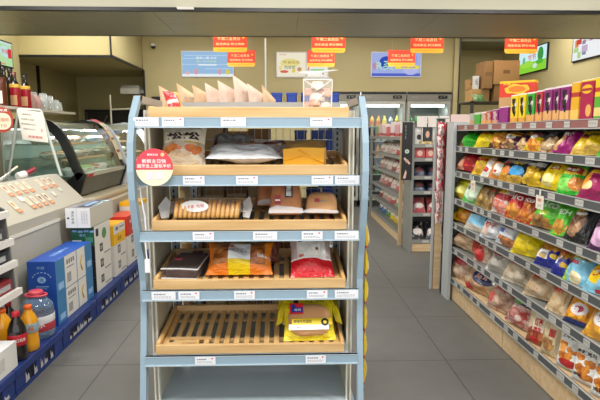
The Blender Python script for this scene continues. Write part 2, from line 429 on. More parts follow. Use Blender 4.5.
for k in range(24): m.tube([(-.56 + k * .037, 2.64, .14), (-.56 + k * .037, 2.64, 1.5)], .0016, STEEL2, 5)
for k in range(16): m.tube([(-.58, 2.64, .16 + k * .086), (.28, 2.64, .16 + k * .086)], .0018, STEEL2, 5)
m.build('wire_back', rack)
MB().bx(-.60, .30, 2.11, 2.62, .105, .13, P('deck_steel', 'c6d2da', .42)).bx(-.60, .30, 2.10, 2.12, .03, .13, STEEL).build('base_deck', rack)
MB().bx(-.57, .29, 2.60, 2.64, 1.50, 1.556, P('ledge_steel', '9ea3a8', .4)).build('rear_ledge', rack)
m = MB().tube([(-.105, 2.98, 1.49), (-.105, 2.98, 1.94)], .006, P('pole_steel', 'c4c4bd', .35, .6)); m.bx(-.14, -.07, 2.95, 3.01, 1.485, 1.495, STEEL2); m.build('sign_pole', rack)
TZ = [1.466, 1.219, .976, .709, .405]                            # top of each front lip
SL = .105                                                        # the tiers tilt up to the back
tags = [[(150, 0), (176, 1), (234.5, 0), (320.5, 1)], [(194.5, 1), (247, 1), (322, 1), (347, 0)], [(202.5, 1), (264.5, 0), (312, 1), (347, 0)], [(164, 0), (189, 1), (244, 1), (316.5, 1), (346, 0)], [(205.5, 1), (314.5, 1)]]
rear = []
for k, z in enumerate(TZ):
    sh = MB(); sh.bx(RX0, RX1, RY - .012, RY + .004, z - .04, z, STEEL)
    sh.bx(RX0, RX1, RY - .014, RY + .006, z - .003, z, P('lip_edge', 'b4c6d2', .35)).bx(RX0, RX1, RY - .018, RY + .004, z - .044, z - .039, P('lip_edge', 'b4c6d2', .35))
    M = Matrix.Translation((0, RY + .006, z - .026)) @ Matrix.Rotation(math.atan(SL if k else 0), 4, 'X')
    sh.bx(-.596, .293, 0, .44, 0, .022, STEEL2, M)
    for x in (-.6, .285): sh.prism([(2.3, z - .03), (2.62, z - .06), (2.62, z + .02), (2.3, z - .005)], 'X', x, x + .006, STEEL2)
    s = sh.build('shelf', rack)
    for j, (px, red) in enumerate(tags[k]):
        x = (px - 284) / 500 * (2.16 if k < 3 else 2.22 if k == 3 else 2.28); w = .092 if red else .1
        if not red: w = .105
        t = MB(); price_tag(t, x, RY - .0165, z - .02, w, .036, 'y', k * 9 + j, bool(red)); t.build('price_tag', s)
    MB().bx(-.6, .3, 2.68, 3.06, z - .03, z - .005, STEEL2).build('rear_shelf', rack)
MB().bx(-.60, .30, 2.66, 3.1, .1, .13, STEEL2).bx(-.6, .3, 3.06, 3.1, 0, .1, STEEL2).bx(-.6, .3, 2.66, 2.7, 0, .1, STEEL2).build('rear_deck', rack)
m = MB()
for x in (-.61, .29):
    m.bx(x, x + .02, 2.64, 3.08, .0, .04, STEEL2).bx(x, x + .02, 3.04, 3.08, 0, .5, STEEL2)
    for z in TZ: m.prism([(2.64, z - .03), (3.05, z - .03), (2.64, z - .09)], 'X', x + .004, x + .012, STEEL2)
m.build('rear_bracket', rack)

# wooden trays: front, back, two side boards and nineteen slats each
WOODC = [('deb887', 'eacb9c'), ('d9b07a', 'e6c493')]
WOOD = NOISY('pale_pine', 'cda36a', 'e0bc88', (3, 40, 40), 4, .5, .3, .7)
WOODY = NOISY('pine_lengthwise', 'd6a765', 'e8c084', (40, 3, 40), 4, .5, .3, .7)
def make_tray(label):
    t = thing('wooden_tray', label, 'wooden tray', (0, 0, 0), 0, 'pine trays on the bread rack')
    W = .865; D = .40
    MB().bx(-W / 2 + .004, W / 2 - .004, -.008, .008, -.002, .043, WOOD).build('front_board', t, loc=(0, 0, 0), bevel=.0025)
    MB().bx(-W / 2 + .02, W / 2 - .02, D - .016, D, 0, .05, WOOD).build('back_board', t, loc=(0, 0, 0), bevel=.0025)
    for s in (-1, 1): MB().bx(s * (W / 2 - .012) - .008, s * (W / 2 - .012) + .008, .0085, D, -.001, .047, WOODY).build('side_board', t, loc=(0, 0, 0), bevel=.0025)
    n = 18
    for i in range(n):
        x = -W / 2 + .035 + (W - .07) * i / (n - 1)
        MB().bx(x - .0125, x + .0125, .008, D - .016, .012, .022, WOODY).build('slat', t, loc=(0, 0, 0), bevel=.0015)
    for y in (.1, .3): MB().bx(-W / 2 + .016, W / 2 - .016, y - .012, y + .012, .001, .0118, WOOD).build('crosspiece', t, loc=(0, 0, 0))
    return t
names = ['empty fronted pine tray on the highest tier with paper bags behind', 'pine tray on the second tier under white and orange packs', 'pine tray on the third tier carrying the clear bread loaves',
         'pine tray on the fourth tier carrying the red and orange packs', 'mostly bare slatted pine tray on the lowest tier']
TR = make_tray(names[0])
for k, z in enumerate(TZ):
    o = TR if k == 0 else copy_tree(TR)
    o.location = (-.148 - (.002 * k), RY + .022, z + .0015); o.rotation_euler = (math.atan(SL if k else 0), 0, 0); o['label'] = names[k]
    if k in (0, 1, 2): pass
t = [o for o in COL.objects if o.name.startswith('wooden_tray')][4]
for j, (a, b, y) in enumerate(((-.385, -.19, .085), (-.395, -.32, .035), (-.36, -.26, .052))):
    MB().bx(a, b, y - .009, y + .009, .0222, .03, WOOD).build('loose_strip', t, loc=(0, 0, 0))
def tray_rest(o, k): return rest(o, TZ[k] + .024, SL if k else 0, RY + .022)
# ------------------------------------------------------------------ bread and cakes on the rack
FL = FILM('clear_film', 'f2f2f2', .035, .1, mult=.22)
FLW = FILM('cloudy_film', 'eef0f2', .5, .22)
FLC = FILM('cake_film', 'f2f2f2', .03, .08, mult=.1)
FLP = FILM('pastry_film', 'f4f4f4', .16, .08, mult=.5)
CRUST = NOISY('bread_crust', 'a04e16', 'd08a42', (9, 9, 9), 3, .5, .3, .7, bump=.2)
CRUSTL = NOISY('pale_crust', 'c07a3a', 'dfa868', (6, 6, 6), 3, .5, .3, .7, bump=.15)
KR = NOISY('kraft_paper', 'cfa983', 'dbbb98', (14, 14, 14), 3, .7, bump=.15)
KP = NOISY('waxed_paper', 'd6b8a4', 'e6d2c2', (9, 9, 9), 3, .5, bump=.15)
WHITE = P('white_print', 'f4f4f2', .45); REDP = P('red_print', 'c32030', .45); BLACK = P('black_print', '1b1819', .5); BROWN = P('brown_print', '3a1820', .5)
YEL = P('yellow_print', 'f2d21c', .4); BLUE = P('blue_print', '1d2f96', .45); ORANGE = P('orange_print', 'e8741c', .4); GREY = P('grey_print', '8d8d95', .5)
def put(o, x, y, lean, yaw, k=None, roll=0, z=None):
    o.rotation_euler = (-math.radians(lean), math.radians(roll), math.radians(yaw)); o.location = (x, y, 2)
    return tray_rest(o, k) if z is None else rest(o, z)

# highest tier: paper bags behind the ledge, a clear bag of pastries in front
labs = ['narrow kraft paper bag standing nearest the curved red pack', 'second kraft paper bag, tall and narrow, on the rack top', 'third kraft paper bag, wide and tilted, on the rack top', 'first of the pale waxed paper bags on the rack top',
        'broad pale waxed paper bag between two peaked ones', 'tallest pale paper bag with faint grey writing on the rack top', 'small pale paper bag at the end of the paper bag row']
for i, (px, py, w, yw, mt) in enumerate(((171, 86, .125, 48, KR), (189, 84, .125, 52, KR), (206, 86, .15, 40, KR), (219, 84, .15, 25, KP), (233, 82, .17, 30, KP), (247, 77, .16, 25, KP), (259, 85, .13, 48, KP))):
    m = MB(); h = (133 - py) / 500 * 2.75 + 1.4 - 1.462
    pillow(m, w, h, .03, mt, seed=i + 2, crimp=.05, wr=.3)
    m.v = [(x, y, z * (1 - .30 * (x / w + .5) * (z / h))) for x, y, z in m.v]
    if i in (0, 1, 5): m.text('手工面包', ty(-.01, -.034, h * .6), w * .5, GREY)
    o = m.build('paper_bag'); tag(o, labs[i], 'paper bag', 'paper bread bags on the rack top')
    put(o, (px - 284) / 500 * 2.8, 2.86 - .014 * i, 4, 44 + (i % 3) * 2, z=1.462)
m = MB(); pillow(m, .1, .2, .03, KR, 31, wr=.2); m.v = [(x, y, z * (1 - .4 * (x / .1 + .5) * (z / .2))) for x, y, z in m.v]
o = m.build('paper_bag'); tag(o, 'lone kraft paper bag standing right beside the thin steel pole', 'paper bag', 'paper bread bags on the rack top'); put(o, -.075, 2.8, 4, 45, z=1.462)
t = thing('pastry_bag', 'tall clear bag of pink and brown pastries standing on the highest tier', 'pastry bag', (.15, 2.28, 1.5))
CR2 = NOISY('pink_pastry', 'b98068', 'dcb6a0', (14, 14, 14), 2, .5); CR3 = NOISY('cream_pastry', 'ead9cc', 'f2e8e0', (10, 10, 10), 2, .5)
for i, (x, y, z, r, mm) in enumerate(((-.032, 0, .012, .034, CR2), (.03, .0, .01, .034, CR3), (0, 0, .05, .036, CR3), (-.036, .01, .075, .028, CR2), (.035, .0, .07, .034, CR2), (.0, -.01, .105, .03, CR3), (-.012, -.024, .03, .026, CR2))):
    b = MB(); loaf(b, r * 2, r * 2, r * 1.1, mm, 8, seed=i); b.build('pastry', t, loc=(x, y, z))
m = MB(); m.prism([(-.062, 0), (.062, 0), (.066, .145), (.04, .165), (-.04, .165), (-.066, .145)], 'Y', -.045, .045, FLP)
for a, b in (((-.062, -.045, 0), (-.064, -.045, .145)), ((.062, -.045, 0), (.064, -.045, .145)), ((-.064, -.045, .145), (0, -.047, .1)), ((.064, -.045, .145), (0, -.047, .1)), ((-.062, -.046, .145), (.062, -.046, .145)), ((-.04, -.046, .01), (.03, -.047, .09))): m.tube([a, b], .0024, P('film_edge', 'e9e9e9', .2), 5)
m.build('clear_bag', t, loc=(0, 0, 0))
m = MB(); m.add([(-.085, -.03, .172), (-.02, -.045, .176), (.03, -.045, .182), (.095, -.02, .186), (.085, .03, .19), (0, .045, .182), (-.075, .03, .178), (-.02, 0, .166)], [(0, 1, 7), (1, 2, 7), (2, 3, 7), (3, 4, 7), (4, 5, 7), (5, 6, 7), (6, 0, 7)], FLW); m.prism([(-.03, .16), (.03, .16), (.015, .176), (-.015, .176)], 'Y', -.02, .02, FLW)
m.build('twisted_top', t, loc=(0, 0, 0)); t.location = (.152, 2.33, 2); t.rotation_euler.x = .1; tray_rest(t, 0)
t = thing('snack_sachet', 'small red and yellow curved packet behind the highest tray corner', 'snack packet', (-.52, 2.5, 1.5))
m = MB(); pillow(m, .09, .12, .04, PRINT('red_sachet', 'c3232e', [('r', .72, 0, 1, 1, 'e0b63a'), ('r', .0, .4, .6, .55, 'f1d9d0')]), 3); m.build('packet_body', t, loc=(0, 0, 0))
t.rotation_euler = (-.5, 0, .9); t.location = (-.50, 2.42, 2); tray_rest(t, 0)

# second tier
m = MB(); fr = pillow(m, .205, .2, .10, PRINT('bun_pack', 'd0c2b0', [('s', 5, 'd9cbb9', 'b9a894'), ('e', .5, .1, .42, .2, 'efe4d0'), ('c', .27, .32, .24, .13, 'f0954a', 'cf6a28', 11), ('c', .74, .32, .24, .13, 'ee8f44', 'cc6626', 11), ('c', .5, .22, .3, .08, 'f3dfc4', 'd9b894', 9), ('r', 0, .5, 1, 1, 'ece3cb'), ('r', .55, .46, .9, .5, 'c9a64a')]), 5, crimp=.05)
m.textf('松松', 0, .128, .15, BROWN, lambda x, z: fr(x, z, .003), h=.04, bold=.03)
o = tag(m.build('bun_pack'), 'cream topped pack of orange and white buns with dark brown lettering', 'bread pack'); put(o, -.456, 2.27, 24, 0, 1)
m = MB(); fr = pillow(m, .345, .2, .075, PRINT('white_loaf_bag', 'eef0f4', [('e', .62, .66, .3, .12, 'c99372'), ('n', 6, .62, 'd7d9de')], rough=.3), 8, crimp=.04, wr=.3)
m.textf('桃李', .15, .1, .035, REDP, lambda x, z: fr(x, z, .002)); o = tag(m.build('bread_bag'), 'flat white bread bag with a red oval lying across the second tier', 'bread bag'); put(o, -.178, 2.24, 76, 3, 1)
m = MB(); pillow(m, .2, .16, .09, PRINT('grey_bag', '8e8a86', [('n', 5, .55, 'a7a4a0'), ('r', .0, .3, .2, .6, '7c2630')]), 12, crimp=.05, wr=.4)
o = tag(m.build('bread_bag'), 'crumpled grey translucent bag behind the flat white bread bag', 'bread bag'); put(o, -.27, 2.435, 50, -8, 1)
m = MB(); pillow(m, .2, .15, .06, PRINT('deli_pack', 'e9e2dc', [('r', 0, .52, 1, .7, '7a1c28'), ('r', .45, .7, .9, .9, 'c0b52e'), ('n', 7, .6, 'd9b48e')]), 14, crimp=.05, wr=.3)
o = tag(m.build('sandwich_pack'), 'white sandwich pack with a dark red band deep on the second tier', 'bread pack'); put(o, -.03, 2.45, 56, 12, 1)
t = thing('paper_loaf_bag', 'orange yellow paper bag with a folded side on the second tier', 'bread bag', (.09, 2.3, 1.25))
OY = NOISY('orange_paper', 'f6b018', 'fbc43c', (6, 6, 6), 2, .45, bump=.3); OB = NOISY('tan_paper', 'c99a52', 'd8b070', (8, 8, 8), 2, .6, bump=.2)
m = MB(); m.prism([(-.095, 0), (.088, -.004), (.09, .075), (-.02, .078), (-.097, .07)], 'Y', -.012, .012, OY)
for a, b in (((-.09, -.0125, .02), (.0, -.016, .045)), ((0, -.016, .045), (.088, -.0125, .01)), ((-.03, -.0125, .07), (.02, -.0155, .04))): m.tube([a, b], .004, OY, 5)
m.build('front_face', t, loc=(0, -.01, 0)); m = MB(); pillow(m, .2, .17, .07, OB, 9, wr=.3); m.build('bag_body', t, loc=(.012, .02, .02), rot=(-1.15, 0, 0))
m = MB(); m.prism([(0, 0), (.13, .0), (.13, .06), (.0, .075)], 'X', .088, .1, OB); m.build('side_fold', t, loc=(0, 0, 0))
t.location = (.092, 2.29, 2); t.rotation_euler.x = .08; tray_rest(t, 1)

# third tier: sliced roll and three loaves in clear bags
t = thing('sliced_roll', 'golden sliced bread roll in a clear bag with a white oval label', 'bread', (-.37, 2.27, 1), 0)
RL = NOISY('roll_crust', 'c27a2e', 'ecc37c', (9, 9, 9), 3, .45, .3, .7); n = 14
for i in range(n):
    x = -.135 + .27 * i / (n - 1); b = MB(); loaf(b, .027, .1, .07 + .006 * math.sin(i), RL, 8, seed=i, pw=2.4); b.build('bread_slice', t, loc=(x, 0, 0), rot=(0, math.radians(8), 0))
m = MB(); pillow(m, .37, .13, .1, FL, 4, crimp=.05, wr=.2); m.build('clear_bag', t, loc=(0, -.055, .03), rot=(-1.45, 0, 0))
m = MB(); vs = [(.062 * math.cos(a) - .045, -.052 - .006 * math.cos(a), .05 + .026 * math.sin(a)) for a in [2 * PI * k / 20 for k in range(20)]]
m.add(vs, [tuple(range(20))], WHITE); m.text('全麦', ty(-.062, -.062, .05), .03, REDP).text('吐司', ty(-.02, -.06, .053), .03, REDP); m.build('oval_label', t, loc=(0, 0, 0), rot=(-.1, 0, 0))
for k, x in enumerate((-.165, .165)):
    m = MB(); m.add([(x, -.03, .0), (x + (.03 if x > 0 else -.03), -.05, .0), (x + (.045 if x > 0 else -.045), -.03, .05), (x + (.03 if x > 0 else -.02), .02, .085), (x, .02, .06)], [(0, 1, 2, 3, 4)], FLW); m.build('bag_end', t, loc=(0, 0, 0))
t.location = (-.352, 2.26, 2); t.rotation_euler.x = SL; tray_rest(t, 2)
def clear_loaf(label, w, d, h, x, y, lean, yaw, k, skirt=True, badge=0, crust=CRUST, pw=5):
    t = thing('bread_loaf', label, 'bread', (0, 0, 0), 0, 'soft loaves in clear bags')
    m = MB(); loaf(m, w, d, h, crust, 12, pw=pw, seed=x * 9); m.build('loaf_body', t, loc=(0, 0, 0))
    m = MB(); loaf(m, w * 1.05, d * 1.06, h * 1.05, FL, 12, pw=pw + 1); m.build('clear_wrap', t, loc=(0, 0, -.001))
    m = MB(); z0 = .004
    m.add([(-w * .52, -d * .52, h * .16), (w * .52, -d * .52, h * .16), (w * .55, -d * .64, z0), (-w * .55, -d * .64, z0), (-w * .3, -d * .55, h * .24), (w * .2, -d * .55, h * .2)], [(3, 2, 1, 5, 4, 0)], FLW); m.build('bag_skirt', t, loc=(0, 0, 0))
    if badge:
        m = MB(); F = ty(0, -d * .535, 0)
        if badge == 2:
            m.bx(-.005, .03, .075, .135, 0, .002, P('label_dark', '33231f', .5), F); m.text('原味', F @ Matrix.Translation((.0125, .105, .003)) @ Matrix.Rotation(PI / 2, 4, 'Z'), .05, WHITE, h=.024)
            m.bx(-.052, -.024, .045, .085, 0, .002, P('dull_red', 'a02c2c', .5), F); m.bx(-.049, -.027, .06, .066, .002, .003, WHITE, F)
        else: m.bx(-.03, -.008, .052, .068, 0, .002, P('dull_red', 'a02c2c', .5), F); m.bx(-.002, .02, .054, .06, 0, .002, GREY, F)
        m.build('label', t, loc=(0, 0, 0))
    t.rotation_euler = (math.radians(lean), 0, math.radians(yaw)); t.location = (x, y, 2); return tray_rest(t, k)
clear_loaf('big upright brown loaf with a dark label at the middle of the third tier', .145, .1, .165, .008, 2.27, -12, 0, 2, badge=2, pw=6)
clear_loaf('flatter brown loaf with a small red mark beside the upright loaf', .145, .16, .095, .174, 2.3, -6, -6, 2, badge=1, crust=CRUSTL)
clear_loaf('small brown loaf half hidden behind the big upright loaf', .12, .12, .13, -.075, 2.43, -10, 10, 2)

# fourth tier
t = thing('chocolate_cake', 'dark brown chocolate cake slab in a clear wrap on the fourth tier', 'cake', (-.47, 2.3, .75))
CK = NOISY('chocolate_sponge', '3a211b', '55342a', (30, 30, 30), 3, .6, bump=.2)
MB().bx(-.072, .072, -.1, .13, 0, .045, CK).build('cake_slab', t, loc=(0, 0, 0), bevel=.008)
MB().bx(-.085, .085, -.115, .145, 0, .055, FLC).build('clear_wrap', t, loc=(0, 0, 0), bevel=.012)
m = MB(); m.prism([(.02 * math.cos(a) - .04, .014 * math.sin(a) + .0) for a in [2 * PI * k / 14 for k in range(14)]], 'Z', .0565, .058, P('pink_print', 'd94f6e', .5)); m.bx(.0, .05, .085, .12, .0565, .058, BLACK); m.prism([(.012 * math.cos(a) + .02, .009 * math.sin(a) + .1) for a in [2 * PI * k / 12 for k in range(12)]], 'Z', .058, .059, P('dull_red', 'a02c2c', .5)); m.build('label', t, loc=(0, 0, 0))
m = MB(); m.tube([(-.085, -.113, .05), (0, -.117, .054), (.085, -.113, .05)], .004, FLW, 6).tube([(.085, -.113, .05), (.087, .0, .055), (.085, .14, .05)], .003, FLW, 6).tube([(-.085, -.116, .004), (.085, -.116, .004)], .006, FLW, 6); m.build('wrap_seam', t, loc=(0, 0, 0))
t.location = (-.462, 2.33, 2); t.rotation_euler = (SL, 0, -.12); tray_rest(t, 3)
m = MB(); fr = pillow(m, .31, .17, .12, PRINT('orange_bread_bag', 'b5672c', [('s', 7, 'd08a48', '8f4a1a'), ('r', 0, 0, .1, 1, 'ea7a1e'), ('r', .88, 0, 1, 1, 'e8861e'), ('d', 0.0, .22, 'ea7f22'), ('r', .34, 0, .66, .3, 'f0cf18'), ('r', .34, .3, .66, .93, 'eceef0'), ('r', .34, .9, .66, .97, 'e8c81c')], rough=.22), 6, crimp=.04, wr=.3)
m.textf('手撕面包', -.0, .1, .07, GREY, lambda x, z: fr(x, z, .002), h=.022); m.textf('●', -.035, .126, .02, ORANGE, lambda x, z: fr(x, z, .003)); m.textf('bakery', .115, .07, .06, WHITE, lambda x, z: fr(x, z, .003))
o = tag(m.build('bread_bag'), 'plump orange bread bag with a white and yellow centre label', 'bread bag'); put(o, -.208, 2.24, 42, 0, 3)
m = MB(); pillow(m, .13, .15, .06, PRINT('brown_pack', '8e4a3a', [('n', 5, .55, 'b07858'), ('r', .2, .3, .6, .5, 'd9c4a8')]), 15, wr=.3); o = tag(m.build('bread_bag'), 'reddish brown pack lying behind the plump orange bread bag', 'bread bag'); put(o, -.1, 2.42, 50, -14, 3)
m = MB(); fr = pillow(m, .205, .27, .075, PRINT('red_cake_pack', 'e9e4e2', [('e', .5, .54, .36, .2, 'f4f1ea'), ('e', .27, .65, .06, .02, '8a7058'), ('e', .62, .47, .035, .03, '8c6a58'), ('r', 0, .33, .17, .8, 'c9b4b0'), ('r', .83, .33, 1, .8, 'c9b4b0'), ('r', 0, .76, 1, .83, 'c82430'), ('r', 0, 0, 1, .30, 'd01824'), ('r', 0, .30, 1, .33, 'f3eeee'), ('e', .26, .36, .06, .03, 'd8796a')], rough=.2), 3, crimp=.05, wr=.3)
o = tag(m.build('cake_pack'), 'red and white pack showing a round white cake on the fourth tier', 'cake pack'); put(o, .13, 2.235, 45, 3, 3)
# lowest tier: two yellow toast packs
TOASTC = NOISY('toast_bread', 'cf8f52', 'e3b27c', (5, 5, 5), 3, .5, .3, .7)
def toast(label, x, y, lean, yaw, mark=True):
    t = thing('toast_pack', label, 'toast pack', (0, 0, 0), 0, 'yellow toast packs')
    YB = PRINT('toast_bag', 'ecd61a', [('r', .12, .0, .88, .02, 'd9c010')], rough=.25)
    m = MB(); pillow(m, .25, .2, .06, YB, 7, crimp=.05, wr=.2); m.build('yellow_bag', t, loc=(0, 0, 0))
    for s in (-1, 1): m = MB(); m.add([(s * .115, -.01, .19), (s * .145, -.02, .14), (s * .158, -.01, .07), (s * .128, .0, .09), (s * .118, 0, .14)], [(0, 1, 2, 3, 4)], YB); m.build('bag_ear', t, loc=(0, 0, 0))
    m = MB(); loaf(m, .2, .15, .042, TOASTC, 12, pw=3.2); m.build('toast_slices', t, loc=(0, -.018, .092), rot=(PI / 2, 0, 0))
    m = MB(); loaf(m, .204, .154, .044, FLC, 12, pw=3.2); m.build('clear_window', t, loc=(0, -.018, .092), rot=(PI / 2, 0, 0))
    m = MB(); m.bx(-.1, .085, .032, .058, -.0, .001, WHITE, ty(0, -.064, 0)); m.bx(-.085, .1, .055, .085, 0, .0015, YEL, ty(0, -.064, 0)); F = ty(0, -.066, 0)
    m.text('原味吐司面包', F @ Matrix.Translation((-.035, .071, 0)), .085, BLACK, h=.016); m.text('超软切片', F @ Matrix.Translation((-.04, .044, 0)), .05, GREY, h=.008)
    m.lathe([(.018, 0), (.018, .0015)], BLACK, 16, F @ Matrix.Translation((.068, .066, .0005))); m.lathe([(.008, 0), (.008, .0018)], YEL, 12, F @ Matrix.Translation((.068, .066, .001)))
    m.build('front_label', t, loc=(0, 0, 0), rot=(.0, 0, 0))
    m = MB(); F = ty(-.062, -.06, .135); m.bx(-.032, .032, -.026, .026, 0, .002, P('toast_red', 'd8242c', .4), F); m.bx(-.024, .03, -.018, .006, .002, .003, BLUE, F); m.bx(-.024, -.004, .0, .02, .002, .003, BLUE, F)
    m.text('吐司', F @ Matrix.Translation((.006, -.006, .0035)), .03, WHITE, h=.012); m.build('red_badge', t, loc=(0, 0, 0))
    m = MB(); F = ty(0, -.012, .187); m.bx(-.09, .1, -.012, .012, 0, .002, P('toast_olive', 'c9b814', .4), F); m.text('吐司', F @ Matrix.Translation((.03, 0, .003)), .09, BLACK, h=.012); m.lathe([(.013, 0), (.013, .002)], BLACK, 12, F @ Matrix.Translation((-.06, 0, .002))); m.build('top_label', t, loc=(0, 0, 0))
    t.rotation_euler = (-math.radians(lean), 0, math.radians(yaw)); t.location = (x, y, 2); return tray_rest(t, 4)
toast('front yellow toast pack with red and blue badge on the lowest tier', .118, 2.23, 40, 2)
toast('rear yellow toast pack half hidden behind the front one', .115, 2.385, 34, -3)

# round promotion sign, strips and clips hung on the frame
t = thing('round_sign', 'round red and cream promotion sign hung on the rack corner', 'sign', (-.542, 2.105, 1.258))
F = ty(0, 0, 0)
R = .078
def disc(a0, a1, z0, z1, mm):
    n = 30; pl = [(R * math.cos(a0 + (a1 - a0) * k / n), R * math.sin(a0 + (a1 - a0) * k / n)) for k in range(n + 1)]; m.prism(pl, 'Z', z0, z1, mm, F)
m = MB(); RS = P('sign_red', 'd5404e', .4); CS = P('sign_cream', 'f3e7c2', .4); a = -.13
disc(0, 2 * PI, -.003, 0, CS); disc(a, PI - a, 0, .001, RS); m.build('board', t, loc=(0, 0, 0))
m = MB(); m.text('新鲜主日快', F @ Matrix.Translation((0, .026, .002)), .1, WHITE, h=.018); m.text('超市全上面包半价', F @ Matrix.Translation((0, .006, .002)), .14, WHITE, h=.017); m.text('美味生活', F @ Matrix.Translation((-.005, .053, .002)), .045, WHITE, h=.009); m.bx(-.06, .06, -.0085, -.007, .0015, .002, P('sign_line', 'e98a90', .5), F)
m.lathe([(.008, .001), (.008, .002)], P('sign_dot', 'f2c58a', .5), 10, F @ Matrix.Translation((.036, .053, 0)))
m.build('lettering', t, loc=(0, 0, 0))
m = MB(); m.bx(-.033, -.005, -.052, -.02, 0, .0015, P('pale_lilac', 'd6d3dc', .5), F).bx(.006, .034, -.05, -.018, 0, .0015, P('pale_lilac', 'd6d3dc', .5), F); m.build('pale_patch', t, loc=(0, 0, 0))
MB().bx(-.04, -.03, -.0, .04, -.01, .02, P('clip_white', 'e8e8e8', .4)).build('clip', t, loc=(0, 0, 0))
m = MB(); m.tube([(-.622, 2.17, 1.19), (-.618, 2.165, 1.12), (-.605, 2.16, 1.04), (-.603, 2.16, .98)], .004, P('strap_white', 'e4e6ea', .4)); 
o = solo(m, 'hanging_strap', 'white plastic strap dangling below the round sign', 'strap')
m = MB(); m.tube([(-.60, 2.135, .93), (-.597, 2.132, .88), (-.594, 2.13, .85)], .003, P('strap_white', 'e4e6ea', .4)); m.bx(-.604, -.582, 2.125, 2.133, .80, .86, P('strap_white', 'e4e6ea', .4))
solo(m, 'hanging_clip', 'white plastic clip dangling before the chocolate cake tier', 'clip')
t = thing('hanging_snack_strip', 'strip of yellow snack packets hung outside the rack frame over the aisle', 'snack strip', (.378, 2.27, .2), 0)
YP = PRINT('yellow_sachet', 'e3c02c', [('e', .5, .5, .3, .3, 'f3e6b0'), ('r', 0, .1, 1, .2, 'c23a2a')])
MB().bx(-.002, .002, -.01, .01, 0, .8, P('strip_clear', 'dddddd', .3)).build('backing_strip', t, loc=(0, 0, 0))
for k in range(6):
    m = MB(); pillow(m, .09, .135, .03, YP, k, nu=8, nv=8); m.build('snack_packet', t, loc=(.0, .0, .0 + k * .132), rot=(0, 0, 1.45))

# cartons and blue bins kept on the rack's far side
TAN = P('tan_carton', 'a8814e', .7); TAN2 = P('brown_carton', '8a6238', .7); TAN3 = P('pale_carton', 'c2a87a', .7)
k = 0
for tier in (1, 2, 3, 4):
    for i in range(5):
        z = TZ[tier] - .004; w = .115; x = -.51 + i * .125; h = (.195, .17, .2, .215)[tier - 1] + .012 * ((i * 7 + tier) % 3)
        if tier == 1 and i == 4: continue
        m = MB().bx(x - w / 2, x + w / 2, 2.72, 2.98, z, z + h, (TAN, TAN2, TAN3)[(i + tier) % 3]).bx(x - w / 2 + .005, x + w / 2 - .005, 2.719, 2.721, z + h * .45, z + h * .55, P('carton_tape', 'cdb48a', .4))
        solo(m, 'carton', 'brown carton seen through the wire back, place %s, behind the %s tier' % (('one', 'two', 'three', 'four', 'five')[i], ('second', 'third', 'fourth', 'lowest')[tier - 1]), 'carton', 'cartons on the far side of the rack')
BIN = P('blue_plastic', '1c3f9e', .35)
def bluebin(x, y, z, w, h, label):
    m = MB(); m.bx(x - w / 2, x + w / 2, y, y + .12, z, z + .004, BIN)
    for a in ((x - w / 2, x + w / 2, y, y + .004), (x - w / 2, x + w / 2, y + .116, y + .12), (x - w / 2, x - w / 2 + .004, y, y + .12), (x + w / 2 - .004, x + w / 2, y, y + .12)): m.bx(*a, z, z + h, BIN)
    m.bx(x - w / 2 - .004, x + w / 2 + .004, y - .004, y + .003, z + h - .014, z + h, BIN).bx(x - .012, x - .006, y - .002, y, z + h * .2, z + h * .7, P('bin_shine', '5b78c8', .3))
    solo(m, 'storage_bin', label, 'storage bin', 'blue plastic bins behind the rack')
for i, x in enumerate((-.03, .055, .14, .225, .315)): bluebin(x - (.01 if i < 4 else .03), 2.9, TZ[0] - .004, .058, .165, 'blue plastic bin behind the rack top, %s from the steel pole' % ('first', 'second', 'third', 'fourth', 'fifth')[i])
for i, x in enumerate((.1, .19, .265)): bluebin(x - .01, 2.72, TZ[1] - .004, .062, .2, 'dark blue bin behind the second tier, %s' % ('nearest the cartons', 'middle of three', 'beside the end upright')[i])
for i, x in enumerate((.17, .26)): bluebin(x - .01, 2.75, TZ[2] - .004, .07, .12, 'dark blue bin behind the third tier, %s' % ('nearest the cartons', 'beside the end upright')[i])
for i, (x, c) in enumerate(((-.1, '3c7a4a'), (-.02, 'c43a3a'), (.05, 'e2c41e'), (.12, '3c8a3a'), (.19, 'd8c020'), (.25, '7a2a2a'))):
    m = MB(); pillow(m, .06, .18, .045, PRINT('low_pack_%d' % i, c, [('e', .5, .5, .3, .2, 'efe6d0')]), i, nu=8, nv=8); o = tag(m.build('snack_pack'), '%s upright packet on the rear deck under the lowest tray' % ('mid green', 'scarlet', 'yellow', 'grass green', 'mustard', 'maroon')[i], 'snack packet', 'packets on the rear deck of the rack'); put(o, x, 2.72, 4, 0, z=.131)
# ------------------------------------------------------------------ snack gondola along the other side of the aisle
GX = 1.406; GY0, GY1 = 1.98, 4.2; GB = 1.86
GST = P('gondola_steel', '8d8f8c', .45, .3); GDK = P('gondola_dark', '53555a', .5); RAIL = P('rail_grey', '515356', .4); BEECH = NOISY('beech_panel', 'c9ab82', 'd8bd97', (2, 30, 30), 3, .5)
REDR = P('maroon_rail', '8c5a58', .4)
gon = thing('snack_gondola', 'long snack gondola with grey shelves and beech kick panels facing the aisle', 'shelf unit', (1.63, 3.0, 0))
MB().bx(GB, GB + .02, GY0, GY1, .15, 1.46, GDK).build('back_panel', gon)
for y in (GY1 - .01, 3.0, 2.03): MB().bx(GB - .05, GB + .03, y - .04, y + .0, .0, 1.47, GST).build('back_post', gon)
MB().bx(GX + .02, GB + .02, GY0, GY1, .15, .19, BEECH).build('base_shelf', gon)
for y0, y1 in ((3.07, GY1), (GY0, 3.06)): MB().bx(GX + .012, GX + .03, y0, y1, .006, .162, BEECH).build('kick_panel', gon)
